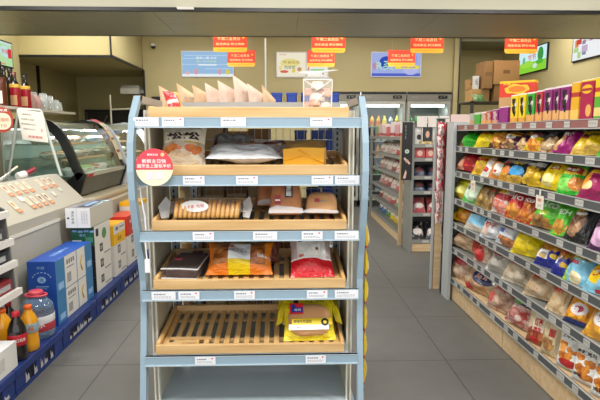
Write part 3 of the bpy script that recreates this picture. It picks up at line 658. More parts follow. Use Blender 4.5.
m = MB(); m.bx(GX - .034, GX - .0095, 4.04, 4.235, 0, 1.49, P('post_light', 'b4babc', .4, .1)).bx(GX - .034, GX + .05, 4.206, 4.235, 0, 1.49, P('post_light', 'b4babc', .4, .1)); m.build('front_post', gon)
m = MB().bx(GX + .05, GB, GY1 + .004, GY1 + .03, 0, 1.47, P('end_panel', 'b9b6ac', .5)).bx(GX - .0, GB, GY1, GY1 + .04, 1.46, 1.49, P('post_light', 'aeb4b6', .4, .2)); m.build('end_panel', gon)
GZ = [1.458, 1.289, 1.087, .862, .66, .45, .19]
GSL = 0.0
for k, z in enumerate(GZ):
    rl = REDR if k == 0 else RAIL
    m = MB()
    if k < 6: m.bx(GX + .004, GB, GY0, GY1, z - .02, z, GST)
    m.bx(GX - .004, GX + .004, GY0, GY1 - .01, z - .036, z + .004, rl).bx(GX - .008, GX + .004, GY0, GY1 - .01, z - .04, z - .034, P('rail_edge', 'a8aaa8', .35)).bx(GX - .006, GX + .004, GY0, GY1 - .01, z + .003, z + .007, P('rail_edge', 'a8aaa8', .35))
    s = m.build('shelf' if k < 6 else 'base_rail', gon)
    y = 4.1 - .03 * k; r = random.Random(k)
    while y > 2.06:
        t = MB(); F = txn(GX - .0052, y, z - .016); w = r.choice((.05, .06, .07))
        t.bx(-w / 2, w / 2, -.015, .015, 0, .0012, P('tag_grey', 'b9b7b4', .5), F)
        for q in range(5): t.bx(-w / 2 + .006 + q * w * .17, -w / 2 + .006 + q * w * .17 + w * .08, -.004, .007, .0012, .0016, P('tag_ink', '94938f', .6), F)
        t.build('price_tag', s); y -= r.choice((.13, .17, .21, .25))

# (design name, base, layers, text) for each pack ------------------------------------------------
def bagmat(i, base, layers, **kw): return PRINT('pack_%s' % i, base, layers, **kw)
OVAL = lambda c1, c2, v=.72: [('e', .5, v, .40, .13, c1), ('r', .14, v - .045, .86, v + .045, c2)]
CH = lambda v=.26, a='e8b040', b='a8641c', ru=.42, rv=.24: ('c', .5, v, ru, rv, a, b)
# row: (y_far, y_near, height, lean, base, layers, text(tuple) , label)
T = lambda s, z, w, c, h=None: (s, z, w, c, h)
SUF = ('', ' on the highest bag shelf', ' on the second bag shelf', ' on the third bag shelf', ' on the fourth bag shelf', ' on the fifth bag shelf', ' on the bottom shelf')
ROWS = {
1: [(4.04, 3.74, 'bright green bag with brown edges next to the far post', '2fae22', [('r', 0, 0, .2, 1, '7a5a2c'), ('e', .95, .1, .2, .4, 'b08a3c'), ('e', .7, .85, .25, .12, 'd8c25a')], None),
    (3.72, 3.47, 'plain yellow crumpled bag beside the bright green one', 'e8d012', [('r', 0, .82, 1, 1, '6a4a1c'), ('n', 7, .62, 'cfae10')], None),
    (3.46, 3.28, 'brown bag heaped with orange crisps', '4a2a20', [CH(.45, 'eeb040', 'b86c1c', .5, .45)], None),
    (3.27, 3.08, 'dark purple bag with a yellow oval and maroon band', '4a1c38', [*OVAL('efc21c', '8c2430', .7), ('c', .4, .16, .4, .2, 'd8b27a', '6a3a2c')], T('香脆', .45, .08, WHITE)),
    (3.07, 2.94, 'purple bag with pale potatoes printed low', '5c2048', [CH(.25, 'ead2a0', 'a97a4a'), ('e', .6, .75, .3, .12, 'c9a02c'), ('r', .1, .5, .9, .62, '2a1420')], None),
    (2.93, 2.79, 'black, white and yellow bag with a diagonal split', 'd9b51c', [('r', 0, .6, 1, 1, '26262a'), ('e', .3, .6, .3, .16, 'dedede'), CH(.25, 'f0a428', 'c8601c', .45, .25)], None),
    (2.78, 2.63, 'black bag with pink edge and printed potato slices', '1e1c20', [('r', 0, 0, .14, 1, 'c87088'), ('c', .55, .25, .6, .32, 'ecd9b4', '9a6c3c', 5)], T('黑松露', .68, .09, GREY, .03)),
    (2.62, 2.47, 'shiny magenta bag with a printed crisp', '9c1472', [('e', .2, .4, .26, .34, 'd9a878'), ('e', .2, .4, .18, .24, 'e8c294'), ('r', .3, .9, 1, 1, '7c0e58')], None),
    (2.46, 2.27, 'big yellow bag with a maroon badge near the aisle end', 'e9c516', [('r', .06, .58, .42, .72, '96303a'), ('e', .5, .12, .5, .16, 'd6b04a')], None),
    (2.25, 2.05, 'green bag with a golden crisp', '3fae2c', [('e', .4, .3, .3, .2, 'e2c070'), ('r', 0, .72, 1, .82, 'b03a3a'), ('r', 0, .82, 1, 1, 'e8d254')], None)],
2: [(4.11, 3.76, 'red and pinkish bag next to the far post', 'b8202a', [('r', 0, 0, .32, .8, 'd89a7c'), ('n', 5, .6, 'd84a48'), ('r', .6, .7, 1, 1, '7a1a28')], None),
    (3.74, 3.58, 'narrow yellow bag with red writing', 'ecc414', [('r', .2, .55, .8, .68, 'b8302a'), ('e', .5, .25, .35, .2, 'c9941c')], None),
    (3.57, 3.44, 'white and red bag with an orange top', 'ecebe8', [('r', 0, .62, 1, 1, 'e0a050'), ('e', .4, .24, .22, .1, 'c22c2c'), ('r', .7, 0, 1, .5, 'd8b8a0')], None),
    (3.43, 3.29, 'orange, black and white bag with a red patch', 'd88a3c', [('r', 0, .66, 1, 1, '2a2424'), ('e', .7, .35, .3, .25, 'ece6de'), ('r', .5, .2, .7, .3, 'c02424')], None),
    (3.28, 3.16, 'black bag with golden base and orange crisps', '232020', [('r', 0, 0, 1, .5, 'c48c24'), ('e', .6, .4, .3, .16, 'e07a1c'), ('r', .1, .7, .9, .85, 'd8d0c8')], None),
    (3.15, 2.98, 'black and gold bag with a sky blue dip bowl', '1d2430', [('r', 0, 0, 1, .22, 'c49a2c'), ('e', .5, .4, .36, .2, '3a9ad4'), ('r', .1, .72, .9, .86, 'cfd2d4'), ('e', .3, .93, .4, .08, 'e0b040')], None),
    (2.97, 2.76, 'black bag with bright yellow wavy crisps', '19191c', [('c', .5, .28, .55, .38, 'f4cf1c', 'b58a10', 7), ('r', .15, .62, .8, .76, 'b8babc'), ('e', .6, .95, .3, .08, 'd8a82c')], None),
    (2.75, 2.57, 'tall yellow bag with a small maroon badge', 'eed210', [('e', .4, .25, .22, .2, 'f2e294'), ('r', .0, .0, .12, .6, 'b08c14')], ('badge', .66, .08, 'b02c30')),
    (2.56, 2.41, 'fresh green bag with a maroon slanted banner', '2fb52a', [('e', .5, .25, .5, .18, '8ade62'), ('e', .5, .7, .5, .16, 'e6cf3c'), ('r', 0, .9, 1, 1, '2a8c28'), ('e', .85, .3, .25, .2, 'd88a3a')], ('banner', .68, .145, '9c2c2c')),
    (2.38, 2.14, 'magenta bag with one round crisp nearest the aisle end', 'a01a5c', [('e', .3, .3, .15, .13, 'ecd79a'), ('e', .12, .55, .2, .3, 'e0902c'), ('e', .8, .12, .08, .06, 'f0f0f0')], None)],
3: [(4.2, 3.94, 'small yellow green folded bag next to the far post', 'd8dc1c', [('r', 0, 0, 1, .3, 'c9b03c'), ('e', .5, .35, .3, .2, 'e8e47a')], None),
    (3.92, 3.69, 'pale mint and white bag with a green foot', 'cfdccc', [('r', 0, 0, 1, .22, '5cc254'), ('e', .4, .6, .12, .12, '5a2c30'), ('e', .5, .45, .4, .4, 'd4e8d0'), ('e', .3, .55, .07, .08, '6a3438')], None),
    (3.67, 3.49, 'clear bag of golden crackers', 'b8964c', [('s', 6, 'c9aa5c', '7c5a28')], None),
    (3.48, 3.37, 'narrow kraft bag beside the golden crackers', 'a67e44', [('s', 5, 'b9904e', '6a4a24')], None),
    (3.36, 3.18, 'white bag with red roof and pink shrimp crackers', 'dccfc8', [('r', .1, .4, .9, .62, 'b02c34'), ('e', .4, .8, .3, .16, 'e8b048'), ('c', .5, .2, .5, .22, 'eaa898', 'c05a4a')], None),
    (3.16, 2.99, 'red bag with white latin lettering and orange crisps', 'c8202a', [CH(.22, 'ecaa3c', 'b8601c', .5, .28)], T('pico', .62, .115, WHITE)),
    (2.98, 2.84, 'second red bag, with a dark cap and orange crisps', 'c0202a', [CH(.28, 'ec9a34', 'b0501c', .5, .35), ('e', .5, .95, .3, .08, '30181c')], T('pico', .65, .09, WHITE)),
    (2.82, 2.62, 'lime green bag with white lettering and navy cap', '4fc62c', [('e', .5, .95, .3, .09, '16283c'), ('e', .6, .62, .45, .3, '7ade52'), ('c', .35, .14, .5, .2, 'd8a24c', '8a5a28'), ('e', .5, .42, .12, .08, 'c8de2c')], T('pico', .68, .13, WHITE)),
    (2.61, 2.48, 'second lime green bag half behind the black one', '52c62e', [('e', .5, .93, .35, .1, '16283c'), ('c', .4, .24, .5, .22, 'e0a83c', '9a6420')], T('PICH', .62, .1, WHITE)),
    (2.46, 2.32, 'black bag with floating brown chocolate pieces', '1b1a1c', [('c', .4, .5, .42, .5, 'd8a880', '5c3624', 5), ('e', .3, .8, .14, .08, 'd8b03c')], None),
    (2.27, 2.08, 'lilac bag with large pink circles', '4c2c50', [('e', .35, .3, .3, .22, 'e8b8e0'), ('e', .62, .45, .22, .2, 'ecc8dc'), ('r', 0, .66, 1, .8, '6a5870'), ('e', .9, .2, .2, .3, 'c86a3c')], None)],
4: [(4.2, 3.86, 'orange and yellow bag next to the far post', 'd88a1c', [('e', .25, .5, .2, .5, 'f0d01c'), ('r', .6, .55, 1, .8, 'a83434'), ('c', .55, .2, .4, .22, 'eeb03c', 'b0601c')], None),
    (3.83, 3.55, 'light blue bag with a red notched badge', '9acde8', [('r', .25, .66, .7, .82, 'b02c3c'), ('e', .4, .1, .5, .14, 'e0d8cc'), ('e', .65, .45, .3, .2, '7cc4ea'), ('r', .8, .5, 1, 1, '3c7a9a')], None),
    (3.53, 3.28, 'white bag with red handwriting', 'd9dce6', [('e', .3, .35, .2, .3, 'e4c8bc'), ('r', .65, .1, .8, .3, 'eef0f4')], T('饼干', .5, .12, REDP)),
    (3.26, 3.07, 'white bag with a blue patch and printed biscuits', 'd4dae4', [('r', .1, .42, .42, .58, '2448a8'), ('c', .6, .16, .5, .22, 'd8884c', '7a4a2c'), ('r', .3, .66, .7, .74, 'd87a70')], T('脆', .82, .05, GREY)),
    (3.04, 2.79, 'bright plain yellow bag', 'f2da0c', [('e', .3, .2, .3, .2, 'e0c408')], None),
    (2.76, 2.58, 'navy bag with golden noodles above a white panel', '1c2a9c', [('c', .5, .72, .62, .32, 'e0a83c', 'a86c1c', 7), ('r', .06, .2, .62, .48, 'e4e6e8'), ('e', .82, .34, .12, .08, 'ecc41c'), ('e', .45, .3, .12, .1, 'c9a860')], T('面包干', .36, .05, GREY)),
    (2.56, 2.44, 'second navy bag beside the pale blue one', '1c2890', [('c', .5, .7, .55, .3, 'd8a040', '946018', 7), ('r', .06, .3, .4, .52, 'd8dade'), ('e', .7, .3, .2, .08, 'c8a020')], None),
    (2.43, 2.29, 'pale blue bag with a red badge and a cream crisp', '7cc0e0', [('r', 0, 0, .2, .35, 'a8d43c'), ('e', .55, .14, .26, .16, 'ecdcb0'), ('r', .3, .5, .6, .6, 'b8303c'), ('c', .7, .82, .3, .16, 'c99a4c', '7a4a20')], None),
    (2.27, 2.08, 'pale blue bag with a yellow egg shape and red banner', '86c8e6', [('e', .35, .55, .24, .33, 'f2cc14'), ('r', .4, .02, .8, .1, 'c02c34')], ('banner', .5, .1, 'b82430'))],
5: [(4.2, 3.7, 'long clear bag of beige puffs by the far post', 'd8bc98', [('s', 6, 'e4caa8', 'b08a64'), ('r', .8, .1, 1, .6, 'c8402c')], None),
    (3.66, 3.45, 'clear bag with a bright red seal end', 'dcc6b4', [('s', 6, 'e6d2c0', 'bfa088'), ('e', .3, .3, .3, .3, 'c83030')], None),
    (3.41, 3.16, 'grey translucent bag with a red seal badge', 'b3aca4', [('e', .75, .7, .16, .16, 'b82c2c'), ('r', .0, .0, .12, .8, 'e0e0dc'), ('n', 4, .58, 'c2bcb4')], None),
    (3.14, 2.88, 'clear bag of white puffs with a red badge', 'd8cdb8', [('s', 5, 'ece2d0', 'b09c80'), ('r', .3, .68, .62, .84, 'c8382c')], None),
    (2.86, 2.61, 'clear bag of pale puffs with small red marks', 'd9c4a4', [('s', 5, 'e8d6b8', 'bb9870'), ('r', .4, .7, .6, .8, 'c0443c'), ('n', 9, .7, 'c86a5c')], None),
    (2.59, 2.46, 'cream puff bag with a red ribbon end', 'dfc8a0', [('s', 5, 'ecd8b4', 'c6a274'), ('r', .1, .55, .6, .68, 'd87860'), ('r', .7, .7, 1, .86, 'b82c34')], None),
    (2.43, 2.27, 'orange bag with a white round badge and navy foot', 'd98c1c', [('r', 0, .8, 1, 1, 'b8282c'), ('n', 5, .56, 'efb52c'), ('e', .6, .42, .26, .18, 'e8e0e6'), ('e', .6, .42, .16, .1, 'b83c60'), ('r', 0, 0, 1, .12, '1c2c6c')], T('猫', .42, .04, WHITE)),
    (2.25, 2.07, 'second orange bag with a white round badge', 'd8962c', [('n', 5, .55, 'eab43c'), ('e', .55, .5, .26, .2, 'eee6e8'), ('e', .55, .5, .15, .1, 'b84058')], T('猫', .5, .04, WHITE))],
6: [(4.2, 3.84, 'clear pack of pale snacks with a red round stamp', 'd8bfa8', [('s', 5, 'e6d2bc', 'a88468'), ('e', .5, .6, .22, .12, 'b84048'), ('n', 6, .66, 'c05048')], None),
    (3.8, 3.4, 'clear pack with a big navy round badge', 'd6b48c', [('s', 6, 'e2c49c', 'a87a50'), ('e', .55, .55, .26, .26, '20285c'), ('e', .85, .55, .12, .13, 'ece8ec'), ('e', .85, .55, .06, .07, 'c8303c'), ('e', .2, .1, .14, .12, 'c03030')], T('猫耳', .56, .1, P('peach_print', 'eab4a4', .5))),
    (3.37, 3.08, 'pink and white pack slumped on a beige one', 'cfae96', [('s', 6, 'dcc0a8', '946c58'), ('r', 0, .2, .3, .5, 'c04444')], None),
    (3.05, 2.72, 'white and red pack with a green logo corner', 'd8b8ac', [('s', 8, 'e6d4cc', 'a83c34'), ('r', .1, .62, .9, .86, '2c3050'), ('e', .2, .72, .16, .1, '4ca04c')], T('虾条', .74, .1, WHITE))],
}
UP = P('pack_seal', 'd8d8d8', .3)
for row, items in ROWS.items():
    zs = GZ[row]
    gap = GZ[row - 1] - .03 - zs
    for i, (ya, yb, lab, base, layers, txt) in enumerate(items):
        seed = row * 17 + i; r = random.Random(seed)
        w = (ya - yb) * 1.10 * (1.06 if row < 5 else 1.0); w = max(w, .16)
        h = {1: .165, 2: .2, 3: .222, 4: .2, 5: .205, 6: .25}[row] * r.uniform(.96, 1.03)
        t = min(.13, w * .62)
        lean = {1: 34, 2: 30, 3: 27, 4: 29, 5: 30, 6: 22}[row] + r.uniform(-3, 3)
        if row == 5 and i == 0: w, h, lean = .40, .16, 36
        m = MB(); mt = bagmat('%d_%d' % (row, i), base, layers, rough=.3, coat=.3)
        fr = pillow(m, w, h, t, mt, seed=seed, crimp=.06, wr=.3, belly=.42, taper=.12)
        if not txt and row < 5: txt = (('香脆', '原味', '烧烤', '番茄', '黄瓜', '鲜虾')[(row * 3 + i) % 6], .7, w * .5, (WHITE, BLACK, REDP, YEL)[(i * 5 + row) % 4], .022)
        elif not txt: txt = (('米饼', '雪米', '虾片', '酥')[(row + i) % 4], .66, w * .45, REDP, .03)
        if txt:
            if txt[0] in ('banner', 'badge'):
                n = 10; cz = txt[1] * h; hw = min(txt[2] / 2, w * .38); bm = P('pack_banner_' + txt[3], txt[3], .35); hh = .019 if txt[0] == 'banner' else .014
                def bz(q, s): return cz + s * hh + .012 * math.sin(q * 3)
                vs = [(-hw + 2 * hw * k / n, fr(-hw + 2 * hw * k / n, bz(k / n, s), .0015), bz(k / n, s)) for k in range(n + 1) for s in (-1, 1)]
                m.add(vs, [(2 * k, 2 * k + 2, 2 * k + 3, 2 * k + 1) for k in range(n)], bm)
                m.textf('乐事薯片' if txt[0] == 'banner' else '薯片', 0, cz + .008, hw * 1.6, WHITE, lambda x, z: fr(x, z, .004), h=.018)
            else: m.textf(txt[0], 0, txt[1] * h, min(txt[2], w * .8), txt[3], lambda x, z: fr(x, z, .003), h=txt[4], bold=.02)
        o = m.build('chip_bag' if row < 5 else 'snack_bag'); tag(o, lab + SUF[row], 'snack bag', 'bags on the %s of the snack gondola' % SUF[row][8:])
        yw = -90 + r.uniform(12, 20)
        o.rotation_euler = (-math.radians(lean), math.radians(r.uniform(-4, 4)), math.radians(yw)); fit(o, yb - .004, min(ya + .004, GY1 - .02), gap - .012); o.location.x = GX + .08; rest(o, zs)
        # keep the pack behind the front rail
        mn = extent(o)[0][0]; o.location.x = GX + .008 - mn
# standing pouches on the bottom shelf
def pouch(y, lab, base, layers, texts, w=.155, h=.225, lean=10, x=GX + .09):
    m = MB(); fr = pillow(m, w, h, .07, PRINT('pouch_%.2f' % y, base, layers, rough=.35), seed=int(y * 50), crimp=.04, wr=.12, belly=.36)
    for s, cx, cz, tw, hh, c in texts: m.textf(s, cx, cz, tw, c, lambda X, Z: fr(X, Z, .003), h=hh, bold=.02)
    o = m.build('snack_pouch'); tag(o, lab, 'snack pouch', 'pouches on the bottom shelf of the snack gondola'); o.rotation_euler = (-math.radians(lean), 0, math.radians(-68)); fit(o, y - w / 2 - .012, y + w / 2 + .012, .216); o.location.x = x; rest(o, .19)
    mn = extent(o)[0][0]; o.location.x = GX + .012 - mn
pouch(2.70, 'cream kraft pouch with red characters and a red brown foot', 'd9c6a2', [('r', 0, 0, 1, .34, '9c5a3c'), ('c', .5, .3, .5, .18, 'c87a4c', '7a2c24'), ('r', .3, .38, .72, .84, 'ece0c8'), ('e', .4, .12, .16, .1, 'c8302c')],
      [('红枣', .0, .16, .05, .055, REDP), ('麻花', .0, .105, .05, .045, REDP)], .18, .26)
pouch(2.565, 'narrow cream pouch with a red square behind the kraft pouch', 'd2bf9a', [('r', .5, .5, .8, .7, 'b83c34'), ('c', .5, .3, .4, .2, 'c89a5c', '8a5a34')], [], .11, .25)
CHK = [('c', .28, .6, .2, .09, 'eea03c', 'c06a1c', 9), ('c', .68, .5, .24, .1, 'f0a848', 'b8641c', 9), ('c', .45, .34, .36, .12, 'eea03c', 'a8561c', 9), ('c', .6, .2, .36, .1, 'd88a34', '8c4418', 9), ('r', 0, 0, 1, .06, 'c4c6c8')]
DIG = [('卤鸭肉干', 0, .165, .1, .018, BLACK), ('鸡米花', .0, .19, .06, .016, BLACK)]
pouch(2.395, 'white meat snack pouch with a red splash, first of three', 'dfe0e2', CHK + [('e', .55, .18, .34, .1, 'b82428'), ('e', .72, .6, .14, .09, 'c9cacc'), ('r', 0, .74, 1, .86, 'eceded'), ('e', .3, .5, .14, .1, 'e8a048')], [('上甲鱼肉', 0, .185, .1, .02, BLACK), ('60', -.05, .06, .02, .02, WHITE)], .15, .235)
pouch(2.245, 'white meat snack pouch with black lettering, middle of three', 'e8e8e8', CHK, [('卤辣鸡块', 0, .17, .11, .022, BLACK), ('酱香', .02, .205, .06, .022, BLACK), ('脆骨', -.03, .045, .05, .02, BLACK)], .15, .24)
pouch(2.095, 'white meat snack pouch closest to the aisle end, last of three', 'ebebeb', CHK, [('十加量鸡', 0, .165, .11, .022, BLACK), ('醇香', .02, .2, .06, .024, BLACK), ('鸡块', -.02, .045, .06, .024, BLACK)], .155, .24)
# boxes of stacked crisps along the top ledge
def chipbox(y0, y1, h, lab, base, layers, texts=(), d=.075, yw=0):
    w = (y0 - y1) * .96; t = MB(); F = txn(0, 0, 0)
    mt = PRINT('box_%.2f' % y0, base, layers, rough=.3, bump=0)
    t.bx(-d / 2, d / 2, -w / 2, w / 2, 0, h, mt)
    t.bx(-d / 2 + .001, d / 2 - .001, -w / 2 + .001, w / 2 - .001, h, h + .003, P('box_lid_white', 'e4dedc', .4))
    for s, cz, tw, hh, c in texts: t.text(s, txn(-d / 2 - .001, 0, cz * h), min(tw, w * .8), c, h=hh)
    # small dark figure panel: abstract swirl of strokes
    o = t.build('chip_box'); tag(o, lab, 'snack box', 'snack boxes along the gondola top ledge'); o.rotation_euler = (0, 0, yw); o.location = (GX + .055 + d / 2, (y0 + y1) / 2, GZ[0] + .0005); return o
# Generated coordinates: v runs up the box, u runs into its depth, so the prints below use heights only
def swirl(o, y0, y1, h, c, d=.075):
    w = (y0 - y1); m = MB(); F = txn(0, 0, 0); B = P('figure_' + c, c, .45)
    x = -d / 2 - .0012
    for k, (a, b, r) in enumerate(((.08, .8, .24), (-.14, .66, .2), (.05, .53, .24), (-.08, .38, .16))):
        m.prism([(w * (a + r * math.cos(q)), h * (b + r * .55 * math.sin(q) + .05 * math.cos(q * 2))) for q in [2 * PI * j / 10 for j in range(10)]], 'X', x, x + .0009, B if k != 1 else P('figure_light', 'd9c9c9', .45))
    m.prism([(w * .18 * math.cos(q), h * (.16 + .09 * math.sin(q))) for q in [2 * PI * j / 10 for j in range(10)]], 'X', x, x + .0008, P('figure_crisp', 'e0a85c', .45))
    m.build('printed_figure', o, loc=(0, 0, 0))
B_ = [
 (3.94, 3.85, .088, 'small grey and green cup box next to the far post on the gondola top', 'a8b0a0', [('r', -1, 0, 2, .4, 'c89a6c')], 0),
 (3.84, 3.73, .092, 'small bright green box, second on the gondola top', '3ca83c', [('r', -1, .85, 2, 1, 'd8dcd0')], 0),
 (3.71, 3.62, .092, 'small box with orange crisps beside the green one on the gondola top', 'c87c5a', [('r', -1, 0, 2, .5, 'e0a060'), ('r', -1, .9, 2, 1, 'e0d8d0')], 1),
 (3.61, 3.53, .095, 'small red box beside the purple ones on the gondola top', 'b83038', [('r', -1, 0, 2, .35, 'd89a5a')], 1),
 (3.51, 3.42, .1, 'small purple box beside the red one on the gondola top', '8c2478', [('r', -1, 0, 2, .3, 'c98a8c')], 1),
 (3.40, 3.26, .112, 'plain violet box just before the first yellow box on the gondola top', '8a1c7c', [('r', -1, .94, 2, 1, 'd8c0cc')], 0),
 (3.23, 3.13, .178, 'first yellow box with a black figure on the gondola top', 'e8c81c', [('r', -1, 0, 2, .2, 'd89a3c'), ('r', -1, .96, 2, 1, 'e6e2d0')], 2),
 (3.115, 3.03, .178, 'second yellow box with a black figure on the gondola top', 'e9cb20', [('r', -1, 0, 2, .2, 'd89a3c'), ('r', -1, .96, 2, 1, 'e6e2d0')], 2),
 (3.015, 2.92, .178, 'tall green box with a black figure on the gondola top', '2fa034', [('r', -1, 0, 2, .28, 'd8a060'), ('r', -1, .95, 2, 1, 'dfe6dc')], 2),
 (2.905, 2.83, .18, 'tall red box with a black figure on the gondola top', 'b83440', [('r', -1, 0, 2, .32, 'dca066'), ('r', -1, .95, 2, 1, 'e6d2d2')], 2),
 (2.815, 2.73, .184, 'first tall purple box with a black figure on the gondola top', '8a2a74', [('r', -1, .06, 2, .34, 'dca670'), ('r', -1, .95, 2, 1, 'e2d0dc')], 2),
 (2.715, 2.655, .184, 'narrow purple box between two wider purple boxes on the gondola top', '82246c', [('r', -1, .06, 2, .34, 'dca670'), ('r', -1, .95, 2, 1, 'e2d0dc')], 2),
 (2.645, 2.56, .186, 'widest purple box with grey figure on the gondola top', '861f70', [('r', -1, .06, 2, .3, 'e2b678'), ('r', -1, .94, 2, 1, 'e6d6e0')], 2),
 (2.545, 2.475, .19, 'golden box with a maroon stripe on the gondola top', 'e0aa2c', [('r', -1, .62, 2, .74, 'b03a34'), ('r', -1, .05, 2, .3, 'eec060')], 0),
 (2.465, 2.36, .194, 'broad crimson box with a golden oval on the gondola top', 'a8204c', [('r', -1, .95, 2, 1, 'e8c42c')], 3),
 (2.35, 2.275, .196, 'yellow and green box with a red stripe on the gondola top', '5aa838', [('r', -1, .55, 2, 1, 'e2c22c'), ('r', -1, .66, 2, .76, 'b83a34'), ('r', -1, .1, 2, .3, 'e2cc80')], 0),
 (2.265, 2.18, .198, 'green box with a cream crisp nearest the aisle end on the gondola top', '58a83c', [('r', -1, .62, 2, 1, 'd8cf4c'), ('r', -1, .68, 2, .76, 'b8403a'), ('r', -1, .1, 2, .34, 'e6dca8')], 0)]
for y0, y1, h, lab, base, layers, fig in B_:
    o = chipbox(y0, y1, h, lab, base, layers, [('薯片', .8, .05, .02, WHITE)] if fig == 3 else ())
    if fig in (1, 2): swirl(o, y0, y1, h, '241c22' if fig == 2 else 'c9b8b0')
    if fig == 3:
        m = MB(); m.prism([(.042 * math.cos(q), h * .78 + .022 * math.sin(q)) for q in [2 * PI * j / 16 for j in range(16)]], 'X', -.0388, -.0378, P('gold_oval', 'e8b42c', .4)); m.bx(-.0393, -.038, -.04, .04, h * .74, h * .8, P('maroon_rib', '9c2430', .4)); m.build('printed_oval', o, loc=(0, 0, 0))
        m = MB(); m.prism([(-.02 + .022 * math.cos(q), h * .25 + .03 * math.sin(q)) for q in [2 * PI * j / 12 for j in range(12)]], 'X', -.0388, -.0378, P('figure_crisp', 'e0a85c', .45)); m.build('printed_crisp', o, loc=(0, 0, 0))
m = MB(); F = txn(0, 0, 0); mt = PRINT('red_noodle_pack', 'c8301c', [('r', -1, .86, 2, 1, 'e8b41c')], bump=.1)
m.bx(0, .1, -.12, .12, 0, .115, mt)
m.prism([(.085 * math.cos(q) - .0, .055 + .035 * math.sin(q) + .006 * math.cos(5 * q)) for q in [2 * PI * j / 20 for j in range(20)]], 'X', -.0012, 0, P('gold_oval', 'e8b42c', .4)); m.prism([(.06 * math.cos(q), .055 + .022 * math.sin(q)) for q in [2 * PI * j / 16 for j in range(16)]], 'X', -.002, -.001, ORANGE); m.text('火锅', txn(-.0025, .07, .095), .05, YEL, h=.02)
o = m.build('snack_carton'); tag(o, 'wide red carton with an orange sunburst standing behind the yellow boxes', 'snack carton'); o.location = (GX + .27, 3.62, GZ[0] + .2); o.rotation_euler = (0, 0, .9)
o2 = MB().bx(0, .11, -.12, .12, 0, .199, P('plain_carton', 'b08a5c', .7)).build('carton'); tag(o2, 'plain brown carton supporting the wide red carton on the gondola top', 'carton'); o2.location = (GX + .27, 3.62, GZ[0] + .0004); o2.rotation_euler = (0, 0, .9)
# hanging cards
for x, y, z, w, h, lab in ((GX - .012, 3.63, 1.012, .085, .085, 'white price card hanging below the second bag shelf'), (GX - .012, 2.66, 1.025, .08, .075, 'cream price card hanging below the second bag shelf near the green bag')):
    m = MB(); F = txn(x, y, z); m.bx(-w / 2, w / 2, -h / 2, h / 2, 0, .002, P('card_cream', 'e2dccb', .5), F); m.text('特价', F @ Matrix.Translation((0, .012, .003)), w * .5, REDP, h=.02); m.text('5.9', F @ Matrix.Translation((0, -.018, .003)), w * .4, GREY, h=.016); m.bx(-.006, .006, h / 2, h / 2 + .03, 0, .003, P('clip_white', 'e8e8e8', .4), F)
    solo(m, 'price_card', lab, 'price card')
# two strips of sachets on the gondola end
RSX = PRINT('red_sachet_strip', 'b01a26', [('n', 5, .6, 'd84a3c'), ('n', 3, .66, 'e0a8a0')]); PSX = PRINT('pink_sachet_strip', 'd87880', [('n', 3, .46, 'efe2e0'), ('r', 0, .84, 1, 1, 'b83040'), ('n', 7, .63, 'b83444')])
for j, (x, y, mm, lab) in enumerate(((1.338, 4.262, PSX, 'strip of pink and white sachets hanging at the gondola end'), (1.39, 4.305, RSX, 'strip of red sachets hanging next to the gondola post'))):
    t = thing('sachet_strip', lab, 'sachet strip', (x, y, .62), 0, 'sachet strips on the gondola end'); n = 9
    MB().bx(-.004, .004, .004, .007, .0, .88, P('strip_clear', 'dddddd', .3)).build('backing_strip', t, loc=(0, 0, 0))
    for k in range(n - (3 if j else 0)): m = MB(); pillow(m, .07, .112, .03, mm, k + j * 20, nu=8, nv=8, wr=.4); m.build('sachet', t, loc=(.004 * math.sin(k * 2.3), -.018 - .004 * (k % 2), (.0 if not j else .28) + k * .095), rot=(-.16, .1 * math.sin(k * 1.7), .75 if j else .5))
m = MB().bx(1.34, 1.40, 4.345, 4.375, .0, 1.42, BEECH).bx(1.315, 1.33, 4.345, 4.375, 0, 1.45, P('post_light', 'aeb4b6', .4, .2)).bx(1.325, 1.405, 4.26, 4.375, 1.52, 1.525, GST).bx(1.33, 1.4, 4.345, 4.375, 1.42, 1.52, GST)
solo(m, 'end_board', 'narrow beech end board with a pale edge behind the sachet strips', 'end board')
# ------------------------------------------------------------------ service counter and what stands on it
CG = P('counter_grey', 'b3aea0', .5); CB = P('counter_top', 'c6bb9f', .45); CL = P('counter_strip', 'dedace', .4)
ct = thing('service_counter', 'long beige grey service counter with a pale strip along its aisle side', 'counter', (-2.1, 4.5, 0))
MB().bx(-2.5, -1.72, 1.9, 4.42, .0, .822, CG).bx(-2.5, -1.72, 4.42, 7.2, 0, .79, CG).build('counter_body', ct)
MB().bx(-1.722, -1.712, 1.9, 7.2, .735, .757, CL).build('strip', ct)
ss = thing('serving_station', 'sloped beige panel and steel serving deck standing on the counter', 'serving station', (-2.2, 3.1, .823))
m = MB(); m.prism([(-2.02, .823), (-1.722, .823), (-1.95, 1.05), (-2.02, 1.05)], 'Y', 1.9, 4.355, CG); m.build('sloped_panel', ss)
MB().bx(-2.55, -1.70, 4.42, 7.25, .79, .815, CB).build('worktop', ct)
MB().bx(-2.6, -2.02, 1.9, 4.35, 1.0, 1.035, P('warmer_steel', '8a8f8c', .3, .5)).bx(-2.58, -2.56, 1.95, 4.3, .823, 1.0, CG).build('serving_deck', ss)
